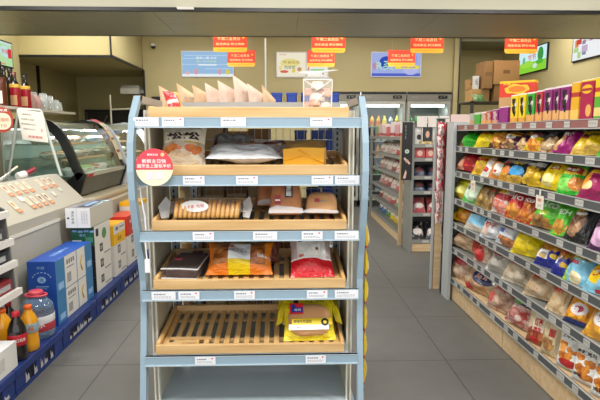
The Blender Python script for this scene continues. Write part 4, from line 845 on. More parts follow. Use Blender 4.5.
# menu cards on the sloped panel
sl = math.atan2(.228, .235); CARD = P('menu_card', 'd6c8b2', .5); CARDO = P('menu_orange', 'cc7f50', .5)
def on_slope(px, py):
    # point of the sloped panel seen at a pixel of the photograph, as plain coordinates
    d = Vector((math.sin(yaw) * math.cos(pitch), math.cos(yaw) * math.cos(pitch), -math.sin(pitch)))
    r = Vector((math.cos(yaw), -math.sin(yaw), 0)); u = r.cross(d); v = d + r * (px - 300) / 500 - u * (py - 200) / 500
    n = Vector((.228, 0, .235)); p0 = Vector((-1.715, 3, .822)); o = Vector((0, 0, 1.4)); return o + v * ((p0 - o).dot(n) / v.dot(n))
SM = Matrix(((0, -.235 / math.hypot(.228, .235), .228 / math.hypot(.228, .235)), (1, 0, 0), (0, .228 / math.hypot(.228, .235), .235 / math.hypot(.228, .235)))).to_4x4()
pos = [(7, 191), (14.5, 189.5), (21.5, 188), (28, 187), (40.5, 184.5), (46.5, 183), (52, 182.3), (15, 207), (29.5, 203.3), (35.5, 201.7), (42, 200), (48, 198.5)]
ordn = ('first', 'second', 'third', 'fourth', 'fifth', 'sixth', 'seventh')
for i, (px, py) in enumerate(pos):
    p = on_slope(px, py); M = Matrix.Translation(p) @ SM; m = MB(); c = ('b86a5a', 'a8705a', 'd9a488', 'd8b08a', 'd0a890', 'a0604a', '6a3a34', 'c88a4a', 'd8b890', 'c8a080', '7a3430', '6a4038')[i]
    m.bx(-.026, .026, -.055, .055, .0005, .003, CARD, M).bx(-.026, .026, -.055, -.022, .003, .0036, CARDO, M)
    m.prism([(.010 * math.cos(q) + .004 * math.sin(2 * q), .018 + .024 * math.sin(q)) for q in [2 * PI * j / 12 for j in range(12)]], 'Z', .003, .0036, P('menu_food_%s' % c, c, .5), M); m.bx(-.015, .015, -.042, -.036, .0036, .004, CARD, M)
    o = m.build('menu_card'); k = i if i < 7 else i - 7
    tag(o, 'small menu card, %s from the display rack in the %s row on the sloped counter' % (ordn[k], 'upper' if i < 7 else 'lower'), 'menu card', 'menu cards on the counter'); centred(o)
for i, (px, py) in enumerate(((59.5, 189.5), (53.5, 194), (20.5, 199.5))):
    p = on_slope(px, py); m = MB(); m.bx(-.02, .02, -.022, .022, .0005, .005, P('clear_holder', 'd6d2c6', .2), Matrix.Translation(p) @ SM); solo(m, 'card_holder', 'empty clear card holder on the sloped counter, %s' % ('beside the seventh upper card', 'under the upper row end', 'between lower cards one and two')[i], 'card holder')
# glass screen with a notice
WF = P('pale_frame', 'c3cac4', .35, .2); t = thing('glass_screen', 'slanted glass screen with a pale metal frame on the counter', 'glass screen', (-2.15, 4.37, 1.035))
a, b, c, d = (-2.37, 1.036), (-2.245, 1.60), (-2.06, 1.59), (-1.925, 1.036)
MB().prism([a, b, c, d], 'Y', 4.368, 4.373, GLASS('clear_glass')).build('pane', t)
for p, q, nm in ((a, b, 'frame_bar'), (b, c, 'frame_bar'), (c, d, 'frame_bar')): MB().tube([(p[0], 4.37, p[1]), (q[0], 4.37, q[1])], .013, WF, 6).build(nm, t)
m = MB(); NP = P('notice_paper', 'ece6da', .5); sh = Matrix.Translation((-2.135, 4.352, 1.46)) @ Matrix.Rotation(.12, 4, 'Y') @ FACE_Y
q = [(-.13, -.125), (.085, -.125), (.085, .125), (-.13, .125)]; m.add([(x + (.125 - y) * .24, y, 0) for x, y in q] + [(x + (.125 - y) * .24, y, .002) for x, y in q], [(3, 2, 1, 0), (4, 5, 6, 7), (0, 1, 5, 4), (1, 2, 6, 5), (2, 3, 7, 6), (3, 0, 4, 7)], NP, sh)
for i, (yy, w) in enumerate(((.09, .075), (.05, .11), (.01, .12), (-.03, .1))): m.text(('温馨提示', '本店熟食现做', '请勿触摸玻璃台', '现金刷卡均可')[i], sh @ Matrix.Translation((-.055 + (.125 - yy) * .24 , yy, .003)), w, P('notice_ink', '857a78', .6), h=.014)
m.text('谢谢惠顾', sh @ Matrix.Translation((.035, -.09, .003)), .12, P('notice_red', 'd8626a', .6), h=.022); m.text('卡', sh @ Matrix.Translation((.085, -.03, .003)), .022, P('notice_red', 'd8626a', .6), h=.04)
solo(m, 'notice_sign', 'white paper notice with grey lines and red writing taped on the glass screen', 'notice')
# serving utensils and food behind the slope
t = thing('food_tray', 'steel serving tray of brown snacks behind the sloped counter', 'food tray', (-2.3, 3.63, 1.036))
MB().bx(-.16, .16, -.3, .3, 0, .012, P('tray_steel', 'a9aeac', .25, .8)).build('tray_base', t, loc=(0, 0, 0)); r = random.Random(3)
for i in range(16):
    m = MB(); loaf(m, r.uniform(.04, .07), r.uniform(.03, .06), r.uniform(.02, .045), P('fried_%d' % (i % 3), ('8c5a3a', 'a8764a', '6e4a38')[i % 3], .5), 6, seed=i); m.build('snack_piece', t, loc=(r.uniform(-.12, .12), r.uniform(-.25, .25), .012), rot=(0, 0, r.uniform(0, 3)))
for i, (x, y, a) in enumerate(((-2.07, 3.30, -1.45), (-2.06, 3.60, -1.5))):
    m = MB(); m.tube([(0, 0, .01), (-.14, .06, .09)], .006, P('tong_steel', 'c9cac6', .25, .8)).tube([(0.01, .03, .01), (-.14, .065, .09)], .006, P('tong_steel', 'c9cac6', .25, .8)).tube([(-.14, .062, .09), (-.19, .085, .12)], .008, P('tong_grip', 'd8c9b0', .4))
    o = tag(m.build('serving_tongs'), 'steel serving tongs %s' % ('leaning at the slope near the display rack', 'lying farther along behind the menu cards')[i], 'tongs'); o.location = (x, y, 1.04); o.rotation_euler = (0, 0, a); rest(o, 1.0365)
m = MB(); m.tube([(-2.03, 3.98, 1.075), (-1.99, 4.05, 1.11)], .02, P('red_grip', '8c2430', .4), 10).tube([(-2.06, 3.92, 1.06), (-2.03, 3.98, 1.075)], .03, P('cup_white', 'dcdcd8', .4), 10); o = tag(centred(m.build('red_scoop')), 'dark red handled scoop lying at the upper edge of the slope', 'scoop'); rest(o, 1.0365)
m = MB().bx(-2.47, -2.36, 4.0, 4.28, 1.036, 1.46, P('olive_box', '6a6652', .6)); solo(m, 'machine_housing', 'dark olive machine housing standing behind the glass screen', 'machine')
# shelf over the counter with bottles and cups
t = thing('bottle_shelf', 'pale shelf on posts above the counter carrying bottles and cups', 'shelf', (-2.45, 4.9, .82))
MB().bx(-2.66, -2.28, 4.05, 5.62, 1.60, 1.622, P('shelf_cream', 'cfc8b6', .4)).build('board', t)
for y in (4.44, 5.58): MB().bx(-2.64, -2.61, y, y + .03, .815, 1.6, P('post_grey', '8e8c84', .4)).build('post', t)
def syrup(x, y, h, cap, body, lab, gold=True, z=1.6225):
    t = thing('syrup_bottle', lab, 'bottle', (x, y, z), 0, 'bottles on the shelf above the counter'); r = h * .14
    MB().lathe([(r * .95, 0), (r, .01), (r, h * .55), (r * .9, h * .64)], body, 18).lathe([(r * .9, h * .64), (r * .42, h * .76), (r * .36, h * .92)], DG, 18).build('bottle_body', t, loc=(0, 0, 0))
    if gold: MB().lathe([(r * 1.02, h * .56), (r * 1.02, h * .64), (r * .95, h * .66)], P('gold_band', 'd8ac3c', .4), 18, cap=False).build('neck_band', t, loc=(0, 0, 0))
    m = MB(); F = Matrix.Translation((0, 0, 0)); n = 8
    vs = [(r * 1.01 * math.cos(q), r * 1.01 * math.sin(q), z) for q in [-PI / 2 + (-.5 + k / n) * 1.5 for k in range(n + 1)] for z in (h * .06, h * .34)]
    m.add(vs, [(2 * k, 2 * k + 2, 2 * k + 3, 2 * k + 1) for k in range(n)], P('label_' + lab[:6], 'c89a6c' if gold else 'd9d2c8', .5)); m.build('label', t, loc=(0, 0, 0))
    MB().lathe([(r * .42, h * .9), (r * .44, h), (0.001, h)], cap, 14).build('cap', t, loc=(0, 0, 0)); return t
DG = P('dark_bottle', '1e1812', .15); RDB = P('red_syrup', '9c1626', .2); BC = P('black_cap', '171512', .35)
syrup(-2.34, 4.70, .30, BC, RDB, 'red syrup bottle with gold neck band standing farther from the TV'); syrup(-2.34, 4.52, .30, P('amber_cap', '6a3420', .3), RDB, 'red syrup bottle with gold neck band and brown cap, nearer the TV')
for i, (x, y, c) in enumerate(((-2.5, 4.76, DG), (-2.5, 4.65, DG), (-2.5, 4.54, DG), (-2.5, 4.43, DG), (-2.38, 4.36, P('brown_bottle', '5a2c18', .2)))): syrup(x, y, .37, BC, c, 'dark sauce bottle behind the red syrup bottles, %s from the cup stacks' % ordn[i], gold=i == 2)
CUP = FILM('cup_clear', 'e6ecea', .28, .1); CUPP = FILM('cup_pink', 'e0b4ac', .45, .2)
for i, (x, y, n, mm) in enumerate(((-2.36, 4.82, 5, CUPP), (-2.36, 4.94, 4, CUPP), (-2.48, 4.98, 8, CUP), (-2.36, 5.07, 6, CUP), (-2.48, 5.12, 7, CUP), (-2.36, 5.2, 5, CUP), (-2.36, 5.33, 3, CUP), (-2.4, 5.48, 2, CUP))):
    t = thing('cup_stack', 'stack of upturned %s cups, %s from the red bottles on the shelf' % ('pink printed' if i < 2 else 'clear', ('first', 'second', 'third', 'fourth', 'fifth', 'sixth', 'seventh', 'last')[i]), 'cup stack', (x, y, 1.6225), 0, 'cup stacks above the counter')
    for k in range(n): MB().lathe([(.045, 0), (.046, .004), (.033, .085), (.001, .086)], mm, 14).build('cup', t, loc=(0, 0, k * .0155))
m = MB(); t = thing('hanging_price_sign', 'rounded red bordered cream sign hanging in front of the bottle shelf', 'sign', (-2.2, 3.9, 1.5))
def rr(w, h, r, n=6):
    return [(sx * (w / 2 - r) + r * math.cos(a0 + PI / 2 * k / n), sy * (h / 2 - r) + r * math.sin(a0 + PI / 2 * k / n)) for sx, sy, a0 in ((1, 1, 0), (-1, 1, PI / 2), (-1, -1, PI), (1, -1, 1.5 * PI)) for k in range(n + 1)]
F = ty(0, 0, 0); MB().prism(rr(.3, .19, .08), 'Z', -.004, 0, P('sign_rust', 'b04434', .45), F).build('red_border', t, loc=(0, 0, 0))
m.prism(rr(.27, .125, .055), 'Z', 0, .002, P('sign_cream2', 'e9dcc6', .45), F @ Matrix.Translation((0, -.012, 0))); m.text('关东煮', F @ Matrix.Translation((.07, .07, .003)), .09, WHITE, h=.02); m.text('热饮咖啡', F @ Matrix.Translation((.06, -.0, .003)), .12, P('sign_orange', 'd98a6a', .5), h=.03); m.text('10', F @ Matrix.Translation((.08, -.045, .003)), .04, P('sign_orange', 'd98a6a', .5), h=.025); m.build('cream_face', t, loc=(0, 0, 0))
MB().tube([(0.1, 0, .09), (.1, .15, .1)], .004, WF).build('hanger', t, loc=(0, 0, 0)); t.location = (-2.2, 3.9, 1.5)
# refrigerated glass cases
def glass_case(name, label, y0, y1, frame, base, xs=0.0, watts=24, z0=.8165):
    t = thing(name, label, 'display case', (-2.1 + xs, (y0 + y1) / 2, z0)); X = lambda q: q + xs
    fr = [(-2.52, 1.44), (-2.40, 1.52), (-2.24, 1.545), (-2.12, 1.527), (-2.05, 1.498), (-1.99, 1.445), (-1.94, 1.375), (-1.885, 1.25), (-1.84, 1.12), (-1.80, 1.03)]
    for yy in (y0, y1):
        ou = [(X(x), z) for x, z in fr]; inn = [(X(x) - .062, z - .058) for x, z in fr]
        m = MB(); k = len(ou); vs = [(x, y, z) for y in (yy - .018, yy + .018) for x, z in ou + inn[::-1]]; n = 2 * k
        fs = [(i, (i + 1) % n, n + (i + 1) % n, n + i) for i in range(n)] + [(i, i + 1, n - 2 - i, n - 1 - i) for i in range(k - 1)] + [(n + i, n + n - 1 - i, n + n - 2 - i, n + i + 1) for i in range(k - 1)]
        m.add(vs, fs, frame); m.prism([(X(-1.85), 1.05), (X(-1.775), 1.03), (X(-1.85), z0), (X(-1.95), z0), (X(-1.95), .98)], 'Y', yy - .018, yy + .018, frame); m.build('end_frame', t)
        m = MB(); m.prism([(X(-2.5), z0 + .12)] + [(x, z) for x, z in inn] + [(X(-1.88), 1.0)], 'Y', yy - .003, yy + .003, GLASS('clear_glass')); m.build('end_pane', t)
    gl = [(X(x) - .01, z - .01) for x, z in fr[2:]]; m = MB(); vs = [(x, y, z) for x, z in gl for y in (y0, y1)]
    m.add(vs, [(2 * i, 2 * i + 1, 2 * i + 3, 2 * i + 2) for i in range(len(gl) - 1)], GLASS('curved_glass', 'f0f5f4', .3, .04), None, True); m.build('curved_glass', t)
    m = MB(); m.prism([(X(-1.80), 1.0), (X(-1.86), z0 + .015), (X(-2.5), z0 + .015), (X(-2.5), 1.0)], 'Y', y0 + .02, y1 - .02, base); m.build('base_cabinet', t)
    m = MB().bx(X(-1.86), X(-1.795), y0, y1, 1.0, 1.035, P('case_rail', 'c9c9c0', .3, .5)); m.build('front_rail', t)
    MB().bx(X(-2.53), X(-2.5), y0, y1, z0, 1.45, P('case_back', 'c4c9c4', .5)).build('back_panel', t)
    MB().bx(X(-2.5), X(-2.12), y0, y1, 1.44, 1.50, P('case_head', 'b4b8b0', .4)).build('head', t)
    L = MB().bx(X(-2.45), X(-2.40), y0 + .05, y1 - .05, 1.425, 1.44, EM('case_tube', 'f4faff', 3.0)); L.build('light_tube', t)
    lp = bpy.data.lights.new('case_lamp', 'AREA'); lp.shape = 'RECTANGLE'; lp.size = .1; lp.size_y = (y1 - y0) * .9; lp.energy = watts; lp.color = (.97, 1, 1); lo = bpy.data.objects.new('case_lamp', lp); COL.objects.link(lo); lo.location = (X(-2.26), (y0 + y1) / 2, 1.435); lo.rotation_euler = (0, -.35, 0)
    for z, xf in ((1.15, -2.02), (1.29, -2.1)):
        MB().bx(X(-2.5), X(xf), y0 + .03, y1 - .03, z, z + .008, GLASS('shelf_glass', 'dfe9e6', .4, .15)).bx(X(xf), X(xf) + .012, y0 + .03, y1 - .03, z - .006, z + .014, P('shelf_edge', 'd9b48c', .5)).build('glass_shelf', t)
    MB().bx(X(-2.5), X(-1.86), y0 + .03, y1 - .03, 1.002, 1.012, P('case_floor', 'c9cec8', .4)).build('case_floor', t)
    return t
BF = P('case_black', '141516', .3); GB_ = NOISY('case_steel', '5d5e5a', '696a64', (6, 6, 6), 3, .4, metal=.4)
gc = glass_case('glass_display_case', 'curved glass display case with black end frames and a grey metal base', 4.56, 5.72, BF, GB_)
t2 = glass_case('glass_display_case', 'second, paler curved glass case beyond the black framed case', 5.82, 7.1, P('case_white', 'c9ced6', .4), P('case_pale', 'a8a49a', .5), .02, 60)
m = MB(); n = 8; cv = [(-2.105, 1.535), (-2.03, 1.497), (-1.975, 1.44), (-1.925, 1.36), (-1.87, 1.23), (-1.825, 1.1)]
vs = [(x + .018, y, z + .012) for x, z in cv for y in (5.56, 5.68)]; m.add(vs, [(2 * i, 2 * i + 1, 2 * i + 3, 2 * i + 2) for i in range(5)], P('price_cream', 'e0d2b0', .5)); m.add([(x + .021, y, z + .014) for x, z in cv[:2] for y in (5.5, 5.69)], [(0, 1, 3, 2)], REDP)
m.add([(x + .02, y, z + .014) for x, z in ((-2.03, 1.497), (-1.995, 1.463)) for y in (5.54, 5.68)], [(0, 1, 3, 2)], P('price_cream', 'e0d2b0', .5))
for k in range(5):
    f = k / 5; i = 1 + int(f * 4); x, z = cv[i]; m.bx(x + .018, x + .036, 5.575, 5.665, z - .045, z - .01, P('price_brown', '9a6a48', .5))
solo(m, 'price_strip', 'cream price strip with brown photo squares on the curved glass edge', 'price strip')
m = MB().prism([(-1.776, 1.03), (-1.79, 1.0), (-1.785, 1.0), (-1.771, 1.03)], 'Y', 4.6, 4.72, REDP); solo(m, 'red_sticker', 'small red sticker on the black framed case base', 'sticker')
# dishes in the cases
def dish(x, y, z, r, c, food, lab, h=.05):
    t = thing('food_dish', lab, 'food dish', (x, y, z), 0, 'dishes in the glass cases')
    MB().lathe([(r * .6, 0), (r * .7, .004), (r, h), (r * .95, h), (r * .6, .01)], c, 16).build('bowl', t, loc=(0, 0, 0))
    m = MB(); loaf(m, r * 1.7, r * 1.7, h * .7, food, 8, seed=x * 7 + y, bumps=.2); m.build('food', t, loc=(0, 0, h * .6))
DW = P('dish_white', 'dde2de', .3); foods = [P('food_green', '8cc46c', .5), P('food_white', 'd8d4c8', .5), P('food_brown', 'a87850', .5), P('food_orange', 'c98a4c', .5), P('food_red', 'a8483c', .5)]
k = 0
for z, x, ys in ((1.0125, -2.0, (4.75, 4.93, 5.12, 5.3, 5.5)), (1.1585, -2.2, (4.75, 4.95, 5.15, 5.35, 5.55)), (1.2985, -2.28, (4.75, 4.95, 5.15, 5.35, 5.55))):
    for i, y in enumerate(ys): dish(x, y, z, .082, DW, foods[(0 if (z < 1.1 and i in (1, 2)) else (i + k) % 4 + 1)], '%s dish from the black end frame on the case %s' % (ordn[i], ('floor', 'middle shelf', 'upper shelf')[k]))
    k += 1
for i, y in enumerate((6.0, 6.25, 6.5, 6.75)):
    for j, (z, x) in enumerate(((1.0125, -1.98), (1.1585, -2.18), (1.2985, -2.26))): dish(x, y, z, .085, DW, foods[(i + j) % 4 + 1], '%s dish in the paler case on its %s' % (ordn[i], ('floor', 'middle shelf', 'upper shelf')[j]))

# ------------------------------------------------------------------ pallets, cartons and bottles before the counter
PB = P('pallet_blue', '1d3472', .45); PT = P('torn_label', 'b8b4b4', .6); PZ = .148
def pallet(y0, y1, lab):
    t = thing('plastic_pallet', lab, 'pallet', (-1.565, (y0 + y1) / 2, 0), 0, 'blue pallets along the counter'); L = y1 - y0
    MB().bx(-.135, .135, -L / 2, L / 2, .1, PZ, PB).build('deck', t, loc=(0, 0, 0), bevel=.006)
    for k in (-1, 0, 1): MB().bx(-.13, .128, k * (L / 2 - .06) - .055, k * (L / 2 - .06) + .055, .02, .1, PB).build('block', t, loc=(0, 0, 0), bevel=.004)
    MB().bx(-.135, .13, -L / 2, L / 2, 0, .02, PB).build('runner', t, loc=(0, 0, 0))
    MB().bx(.1, .122, -L / 2 + .01, L / 2 - .01, .02, .1, P('pallet_dark', '101a34', .6)).build('inner_web', t, loc=(0, 0, 0))  # dark sheet closing the openings, their shade put into its colour
    r = random.Random(int(y0 * 10)); yy = -L / 2 + .1
    while yy < L / 2 - .1:
        a, b = r.uniform(.03, .07), r.uniform(.03, .07); m = MB(); m.add([(.1295, yy, .026), (.1295, yy + a, .03), (.1295, yy + a * .8, .03 + b * .6), (.1295, yy + a * .4, .03 + b * .4), (.1295, yy + .005, .025 + b)], [(0, 1, 2, 3, 4)], PT); m.build('torn_label', t, loc=(0, 0, 0)); yy += a + r.uniform(.0, .06)
for i, y in enumerate((1.98, 2.56, 3.14, 3.72, 4.30, 4.88)): pallet(y, y + .575, 'blue plastic pallet %s' % ('under the white carton', 'under the bottles', 'under the big blue cartons', 'under the green carton stack', 'under the yellow and red cartons', 'last in the row along the counter')[i])
def carton(x0, x1, y0, y1, z0, z1, mats, lab, extra=None, cat='carton', grp='cartons on the pallets', name='carton'):
    """mats: top, camera end, aisle side"""
    m = MB(); vs = [(x, y, z) for x in (x0, x1) for y in (y0, y1) for z in (z0, z1)]
    m.add(vs, [(2, 3, 7, 6), (0, 1, 3, 2), (0, 2, 6, 4)], mats[2]); m.add(vs, [(1, 5, 7, 3)], mats[0]); m.add(vs, [(0, 4, 5, 1)], mats[1]); m.add(vs, [(4, 6, 7, 5)], mats[2])
    if extra: extra(m)
    return solo(m, name, lab, cat, grp)
CBL = P('carton_blue', '1f4ea6', .4); CBL2 = P('carton_steel_blue', '3c78a8', .4); CWH = P('carton_white', 'd8d4cc', .5); CWB = P('carton_white_bright', 'e6e7ea', .45); CGR = P('carton_green', '1c5a44', .45); CBK = P('carton_black', '25262a', .5); CYE = P('carton_yellow', 'ecb41c', .4); CRE = P('carton_red', 'c8342c', .4); LBL = P('pale_blue_print', '8fb4e0', .5); INK = P('carton_ink', '6a6a70', .6)
def blue_extra(z0, z1, y0, y1):
    def f(m):
        L = y1 - y0; H = z1 - z0; X = -1.4795
        m.bx(-1.4805, X, y0 + L * .22, y0 + L * .53, z0 + .004, z1 - .002, CWH).bx(-1.4805, X, y0 + L * .55, y0 + L * .78, z0 + .004, z1 - .002, CWH)
        m.bx(-1.4805, X - .0002, y0 + L * .05, y0 + L * .18, z0 + H * .1, z0 + H * .3, LBL).bx(-1.4805, X - .0002, y0 + L * .84, y0 + L * .97, z0 + H * .2, z0 + H * .4, LBL)
        for k in range(9): m.bx(-1.4803, X + .0004, y0 + L * (.27 + k * .012), y0 + L * (.276 + k * .012), z0 + H * .15, z0 + H * .45, INK)
        for k in range(4): m.bx(-1.4803, X + .0004, y0 + L * (.27 + k * .055), y0 + L * (.305 + k * .055), z0 + H * .72, z0 + H * .86, INK); 
        m.bx(-1.4803, X + .0004, y0 + L * .27, y0 + L * .46, z0 + H * .6, z0 + H * .63, INK)
        m.tube([(X, y0 + L * .66 + .012 * math.cos(q) , z0 + H * .25 + H * .5 * q / 6) for q in range(7)], .007, P('wheat_print', 'b89a4c', .5), 5)
        m.text('饮用天然水', Matrix.Translation((-1.57, y0 + L * .45, z1 + .0006)) @ Matrix.Rotation(PI / 2, 4, 'Z'), .26, LBL, h=.035); m.text('●', Matrix.Translation((-1.57, y0 + L * .45, z1 + .0005)), .03, LBL)
        m.text('水益', ty(-1.575, y0 - .0006, z0 + H * .82), .05, LBL, h=.02)
        for k in range(7): a = PI * (.12 + .76 * k / 6); m.bx(-.007, .007, -.003, .003, 0, .0006, LBL, ty(-1.57 + .06 * math.cos(a), y0 - .0006, z0 + H * .48 + .045 * math.sin(a)) @ Matrix.Rotation(a - PI / 2, 4, 'Z'))
        m.prism([(.028 * math.cos(q), .022 * math.sin(q)) for q in [2 * PI * j / 14 for j in range(14)]], 'Z', 0, .0006, LBL, ty(-1.572, y0 - .0006, z0 + H * .46)); m.text('水', ty(-1.57, y0 - .0018, z0 + H * .46), .025, CBL, h=.028); m.bx(-.04, .04, -.003, .003, 0, .0006, LBL, ty(-1.57, y0 - .0006, z0 + H * .26)); m.bx(-.03, .03, -.002, .002, 0, .0006, LBL, ty(-1.57, y0 - .0006, z0 + H * .2))
    return f
carton(-1.66, -1.48, 3.19, 3.80, PZ + .001, .352, (CBL, CBL, CBL2), 'lower big blue water carton on the pallet', blue_extra(PZ + .001, .352, 3.19, 3.80))
carton(-1.66, -1.48, 3.19, 3.80, .353, .578, (CBL, CBL, CBL2), 'upper big blue water carton with white side panels', blue_extra(.353, .578, 3.19, 3.80))
def sq(z0, z1, y0, y1, n=1, c=CBK, x=-1.4795):
    def f(m):
        H = z1 - z0
        for k in range(n): yy = y0 + (y1 - y0) * (.3 if n == 1 else .2 + .35 * k); m.bx(x - .001, x, yy, yy + H * .5, z0 + H * .4, z0 + H * .9, c); m.text('奶', tx(x + .0006, yy + H * .25, z0 + H * .65), H * .3, CWH)
        m.bx(x - .001, x, y0 + (y1 - y0) * .55, y0 + (y1 - y0) * .95, z0 + H * .15, z0 + H * .22, INK)
    return f
for i, (z0, z1) in enumerate(((PZ + .001, .272), (.273, .402), (.403, .53))): carton(-1.66, -1.48, 3.87, 4.22, z0, z1, (CWH, CBK, CWH), '%s white milk carton with a black square under the green carton' % ('lowest', 'middle', 'topmost')[i], sq(z0, z1, 3.87, 4.22, 1))
def green_extra(m):
    z0, z1 = .531, .678; F = tx(-1.4793, 0, 0); m.bx(-1.481, -1.4795, 3.875, 4.215, z0 + .003, z1 - .003, CWH); m.bx(-1.48, -1.4788, 3.9, 3.955, z0 + .06, z0 + .12, CBK)
    m.prism([(4.08 + .05 * math.cos(q), z0 + .06 + .045 * math.sin(q)) for q in [2 * PI * j / 14 for j in range(14)]], 'X', -1.48, -1.4786, P('melon_green', '5a8a58', .5))
    for k in range(4): m.bx(-.018, .018, -.008, .008, 0, .0008, LBL, ty(-1.64 + k * .045 + .01, 3.8692, .645 - (k % 2) * .004))
    m.bx(-.04, .03, -.012, .012, 0, .0008, CWB, ty(-1.61, 3.8692, .56)).bx(-.028, .028, -.02, .02, 0, .0008, P('green_pale', '4a8a70', .5), ty(-1.52, 3.8692, .575))
    m.text('青瓜', ty(-1.57, 3.8685, .61), .05, LBL, h=.02)
carton(-1.66, -1.48, 3.87, 4.22, .531, .678, (CGR, CGR, CWH), 'dark green fronted carton under the white carton', green_extra)
def white_extra(m):
    y = 3.8191; F = ty(0, y, 0)
    m.bx(-.0008, .0008, -.07, .07, 0, .0008, P('crease', 'a9abb2', .5), ty(-1.585, y, .757)); m.lathe([(.008, 0), (.008, .001)], CBK, 10, ty(-1.65, y, .755))
    for k, ch in enumerate('清风纸品'): m.text(ch, ty(-1.615, y - .001, .80 - k * .026), .02, INK, h=.018)
    for k in range(3): m.text('净含量规格型号', ty(-1.545 + k * .018, y - .001, .76) @ Matrix.Rotation(PI / 2, 4, 'Z'), .1, P('faint_ink', 'b0b2ba', .6), h=.01)
    m.bx(-1.6, -1.5, 3.86, 4.3, .831, .8325, P('lid_dark', '4a4a58', .4)).bx(-1.585, -1.55, 3.95, 4.2, .8325, .8335, LBL)
carton(-1.67, -1.485, 3.82, 4.33, .679, .832, (P('lid_grey', '8c8a90', .4), CWB, P('carton_side_grey', 'c4bfb2', .5)), 'white fronted carton with black characters on top of its stack', white_extra)
for i, (z0, z1) in enumerate(((PZ + .001, .28), (.281, .425))): carton(-1.66, -1.48, 4.30, 4.62, z0, z1, (CWH, CWH, CWH), '%s plain white carton under the yellow carton' % ('lower', 'upper')[i], sq(z0, z1, 4.30, 4.62, 1, INK))
def yel_extra(m):
    m.bx(-1.481, -1.4795, 4.31, 4.61, .52, .598, CWH); m.bx(-1.48, -1.479, 4.36, 4.42, .55, .58, INK).bx(-1.48, -1.479, 4.46, 4.58, .56, .57, INK); m.text('蛋黄', tx(-1.4788, 4.45, .47), .1, P('yellow_dark', 'a87410', .5), h=.04)
carton(-1.66, -1.48, 4.30, 4.62, .426, .60, (CYE, CYE, CYE), 'yellow carton with a white upper band before the red one', yel_extra)
for i, (z0, z1) in enumerate(((PZ + .001, .29), (.291, .43))): carton(-1.66, -1.48, 4.68, 5.05, z0, z1, (CWH, CWH, CWH), '%s plain white carton under the red carton' % ('lower', 'upper')[i], sq(z0, z1, 4.68, 5.05, 1, INK))
def red_extra(m):
    F = tx(-1.4788, 4.86, .54)
    for k in range(4): m.prism([(4.87 + .05 * math.cos(q) + .02 * k, .48 + .03 * k + .018 * math.sin(q)) for q in [2 * PI * j / 10 for j in range(10)]], 'X', -1.48, -1.4788 + k * .0002, P('red_food_%d' % (k % 2), ('d8a080', 'e8c4a8')[k % 2], .5))
    m.text('猪', tx(-1.4785, 4.78, .56), .05, WHITE, h=.03)
carton(-1.66, -1.48, 4.68, 5.05, .431, .62, (P('carton_red_top', 'd8503c', .4), CRE, CRE), 'red carton with pale food pictures beyond the yellow one', red_extra)
for i, (z0, z1) in enumerate(((PZ + .001, .32), (.321, .5))): carton(-1.66, -1.48, 5.1, 5.43, z0, z1, (CWH, CWH, CWH), '%s white carton under the farthest yellow lidded carton' % ('lower', 'upper')[i])
carton(-1.68, -1.49, 5.1, 5.43, .501, .70, (CYE, CWH, CWH), 'farthest carton with yellow lid edge, behind the red carton', lambda m: (m.bx(-1.681, -1.489, 5.098, 5.431, .66, .701, CYE), m.text('王', ty(-1.59, 5.099, .59), .05, CRE, h=.04)))
def wc_extra(m):
    for j, (yy, s) in enumerate(((2.42, '新品'), (2.54, '上市'))): m.text(s, Matrix.Translation((-1.535, yy, .2915)) @ Matrix.Rotation(PI / 2 - .0, 4, 'Z'), .09, P('carton_red_ink', 'd84a44', .5), h=.05)
    m.bx(-1.452, -1.4495, 2.42, 2.5, .18, .25, P('carton_grey_patch', 'c2c0ba', .5))
carton(-1.62, -1.45, 2.30, 2.62, PZ + .001, .290, (CWB, CWB, P('carton_side_white', 'd9d7d2', .5)), 'white carton with red writing on its lid at the pallet end', wc_extra)
def bottle(x, y, h, r, liquid, cap, lab, label=None, prof=None, name='soda_bottle', cat='bottle'):
    t = thing(name, lab, cat, (x, y, PZ + .001), 0)
    pr = prof or [(r * .82, 0), (r, .012), (r, h * .18), (r * .93, h * .3), (r * .95, h * .42), (r, h * .56), (r * .96, h * .66), (r * .7, h * .78), (r * .4, h * .87), (r * .34, h * .93)]
    MB().lathe(pr, liquid, 24).build('bottle_body', t, loc=(0, 0, 0))
    if label:
        z0, z1, mm, txt = label; a = r * 1.012; m = MB(); m.lathe([(a * .985, z0 * h), (a, z0 * h + .002), (a, z1 * h - .002), (a * .985, z1 * h)], mm, 24, cap=False)
        if txt:
            vs, fs, wh = text_geo(txt[0], .02); k = txt[1] / wh[0]; az = -.9
            m.add([((a + .001) * math.cos(az + v[0] * k / a), (a + .001) * math.sin(az + v[0] * k / a), (z0 + z1) / 2 * h + v[1] * k * txt[3] ) for v in vs], fs, txt[2])
        m.build('label', t, loc=(0, 0, 0))
    MB().lathe([(r * .40, h * .905), (r * .42, h * .91), (r * .42, h * .985), (r * .36, h), (.001, h)], cap, 18).build('cap', t, loc=(0, 0, 0)); return t
COLA = P('cola_liquid', '160c0a', .08, 0, Coat_Weight=.6); OJ = P('orange_soda', 'e09a14', .12, 0, Coat_Weight=.6); REDC = P('red_cap', 'b81e2e', .35); ORC = P('orange_cap', 'e8641c', .35); RL_ = P('red_label', 'b41c2a', .4); SB = P('slate_label', '8fa8b0', .4)
CSC = P('white_script', 'e8e2e0', .5)
bottle(-1.485, 2.70, .275, .048, COLA, REDC, 'dark cola bottle with red cap and red label in front', (.33, .56, RL_, ('可口可乐', .07, CSC, 1.1)))
bottle(-1.482, 2.825, .27, .05, OJ, ORC, 'orange soda bottle with blue grey label beside the cola', (.42, .62, SB, ('橙', .03, P('deep_orange', 'c8641c', .5), 1.1)))
bottle(-1.61, 2.79, .262, .05, OJ, ORC, 'orange soda bottle behind the white carton')
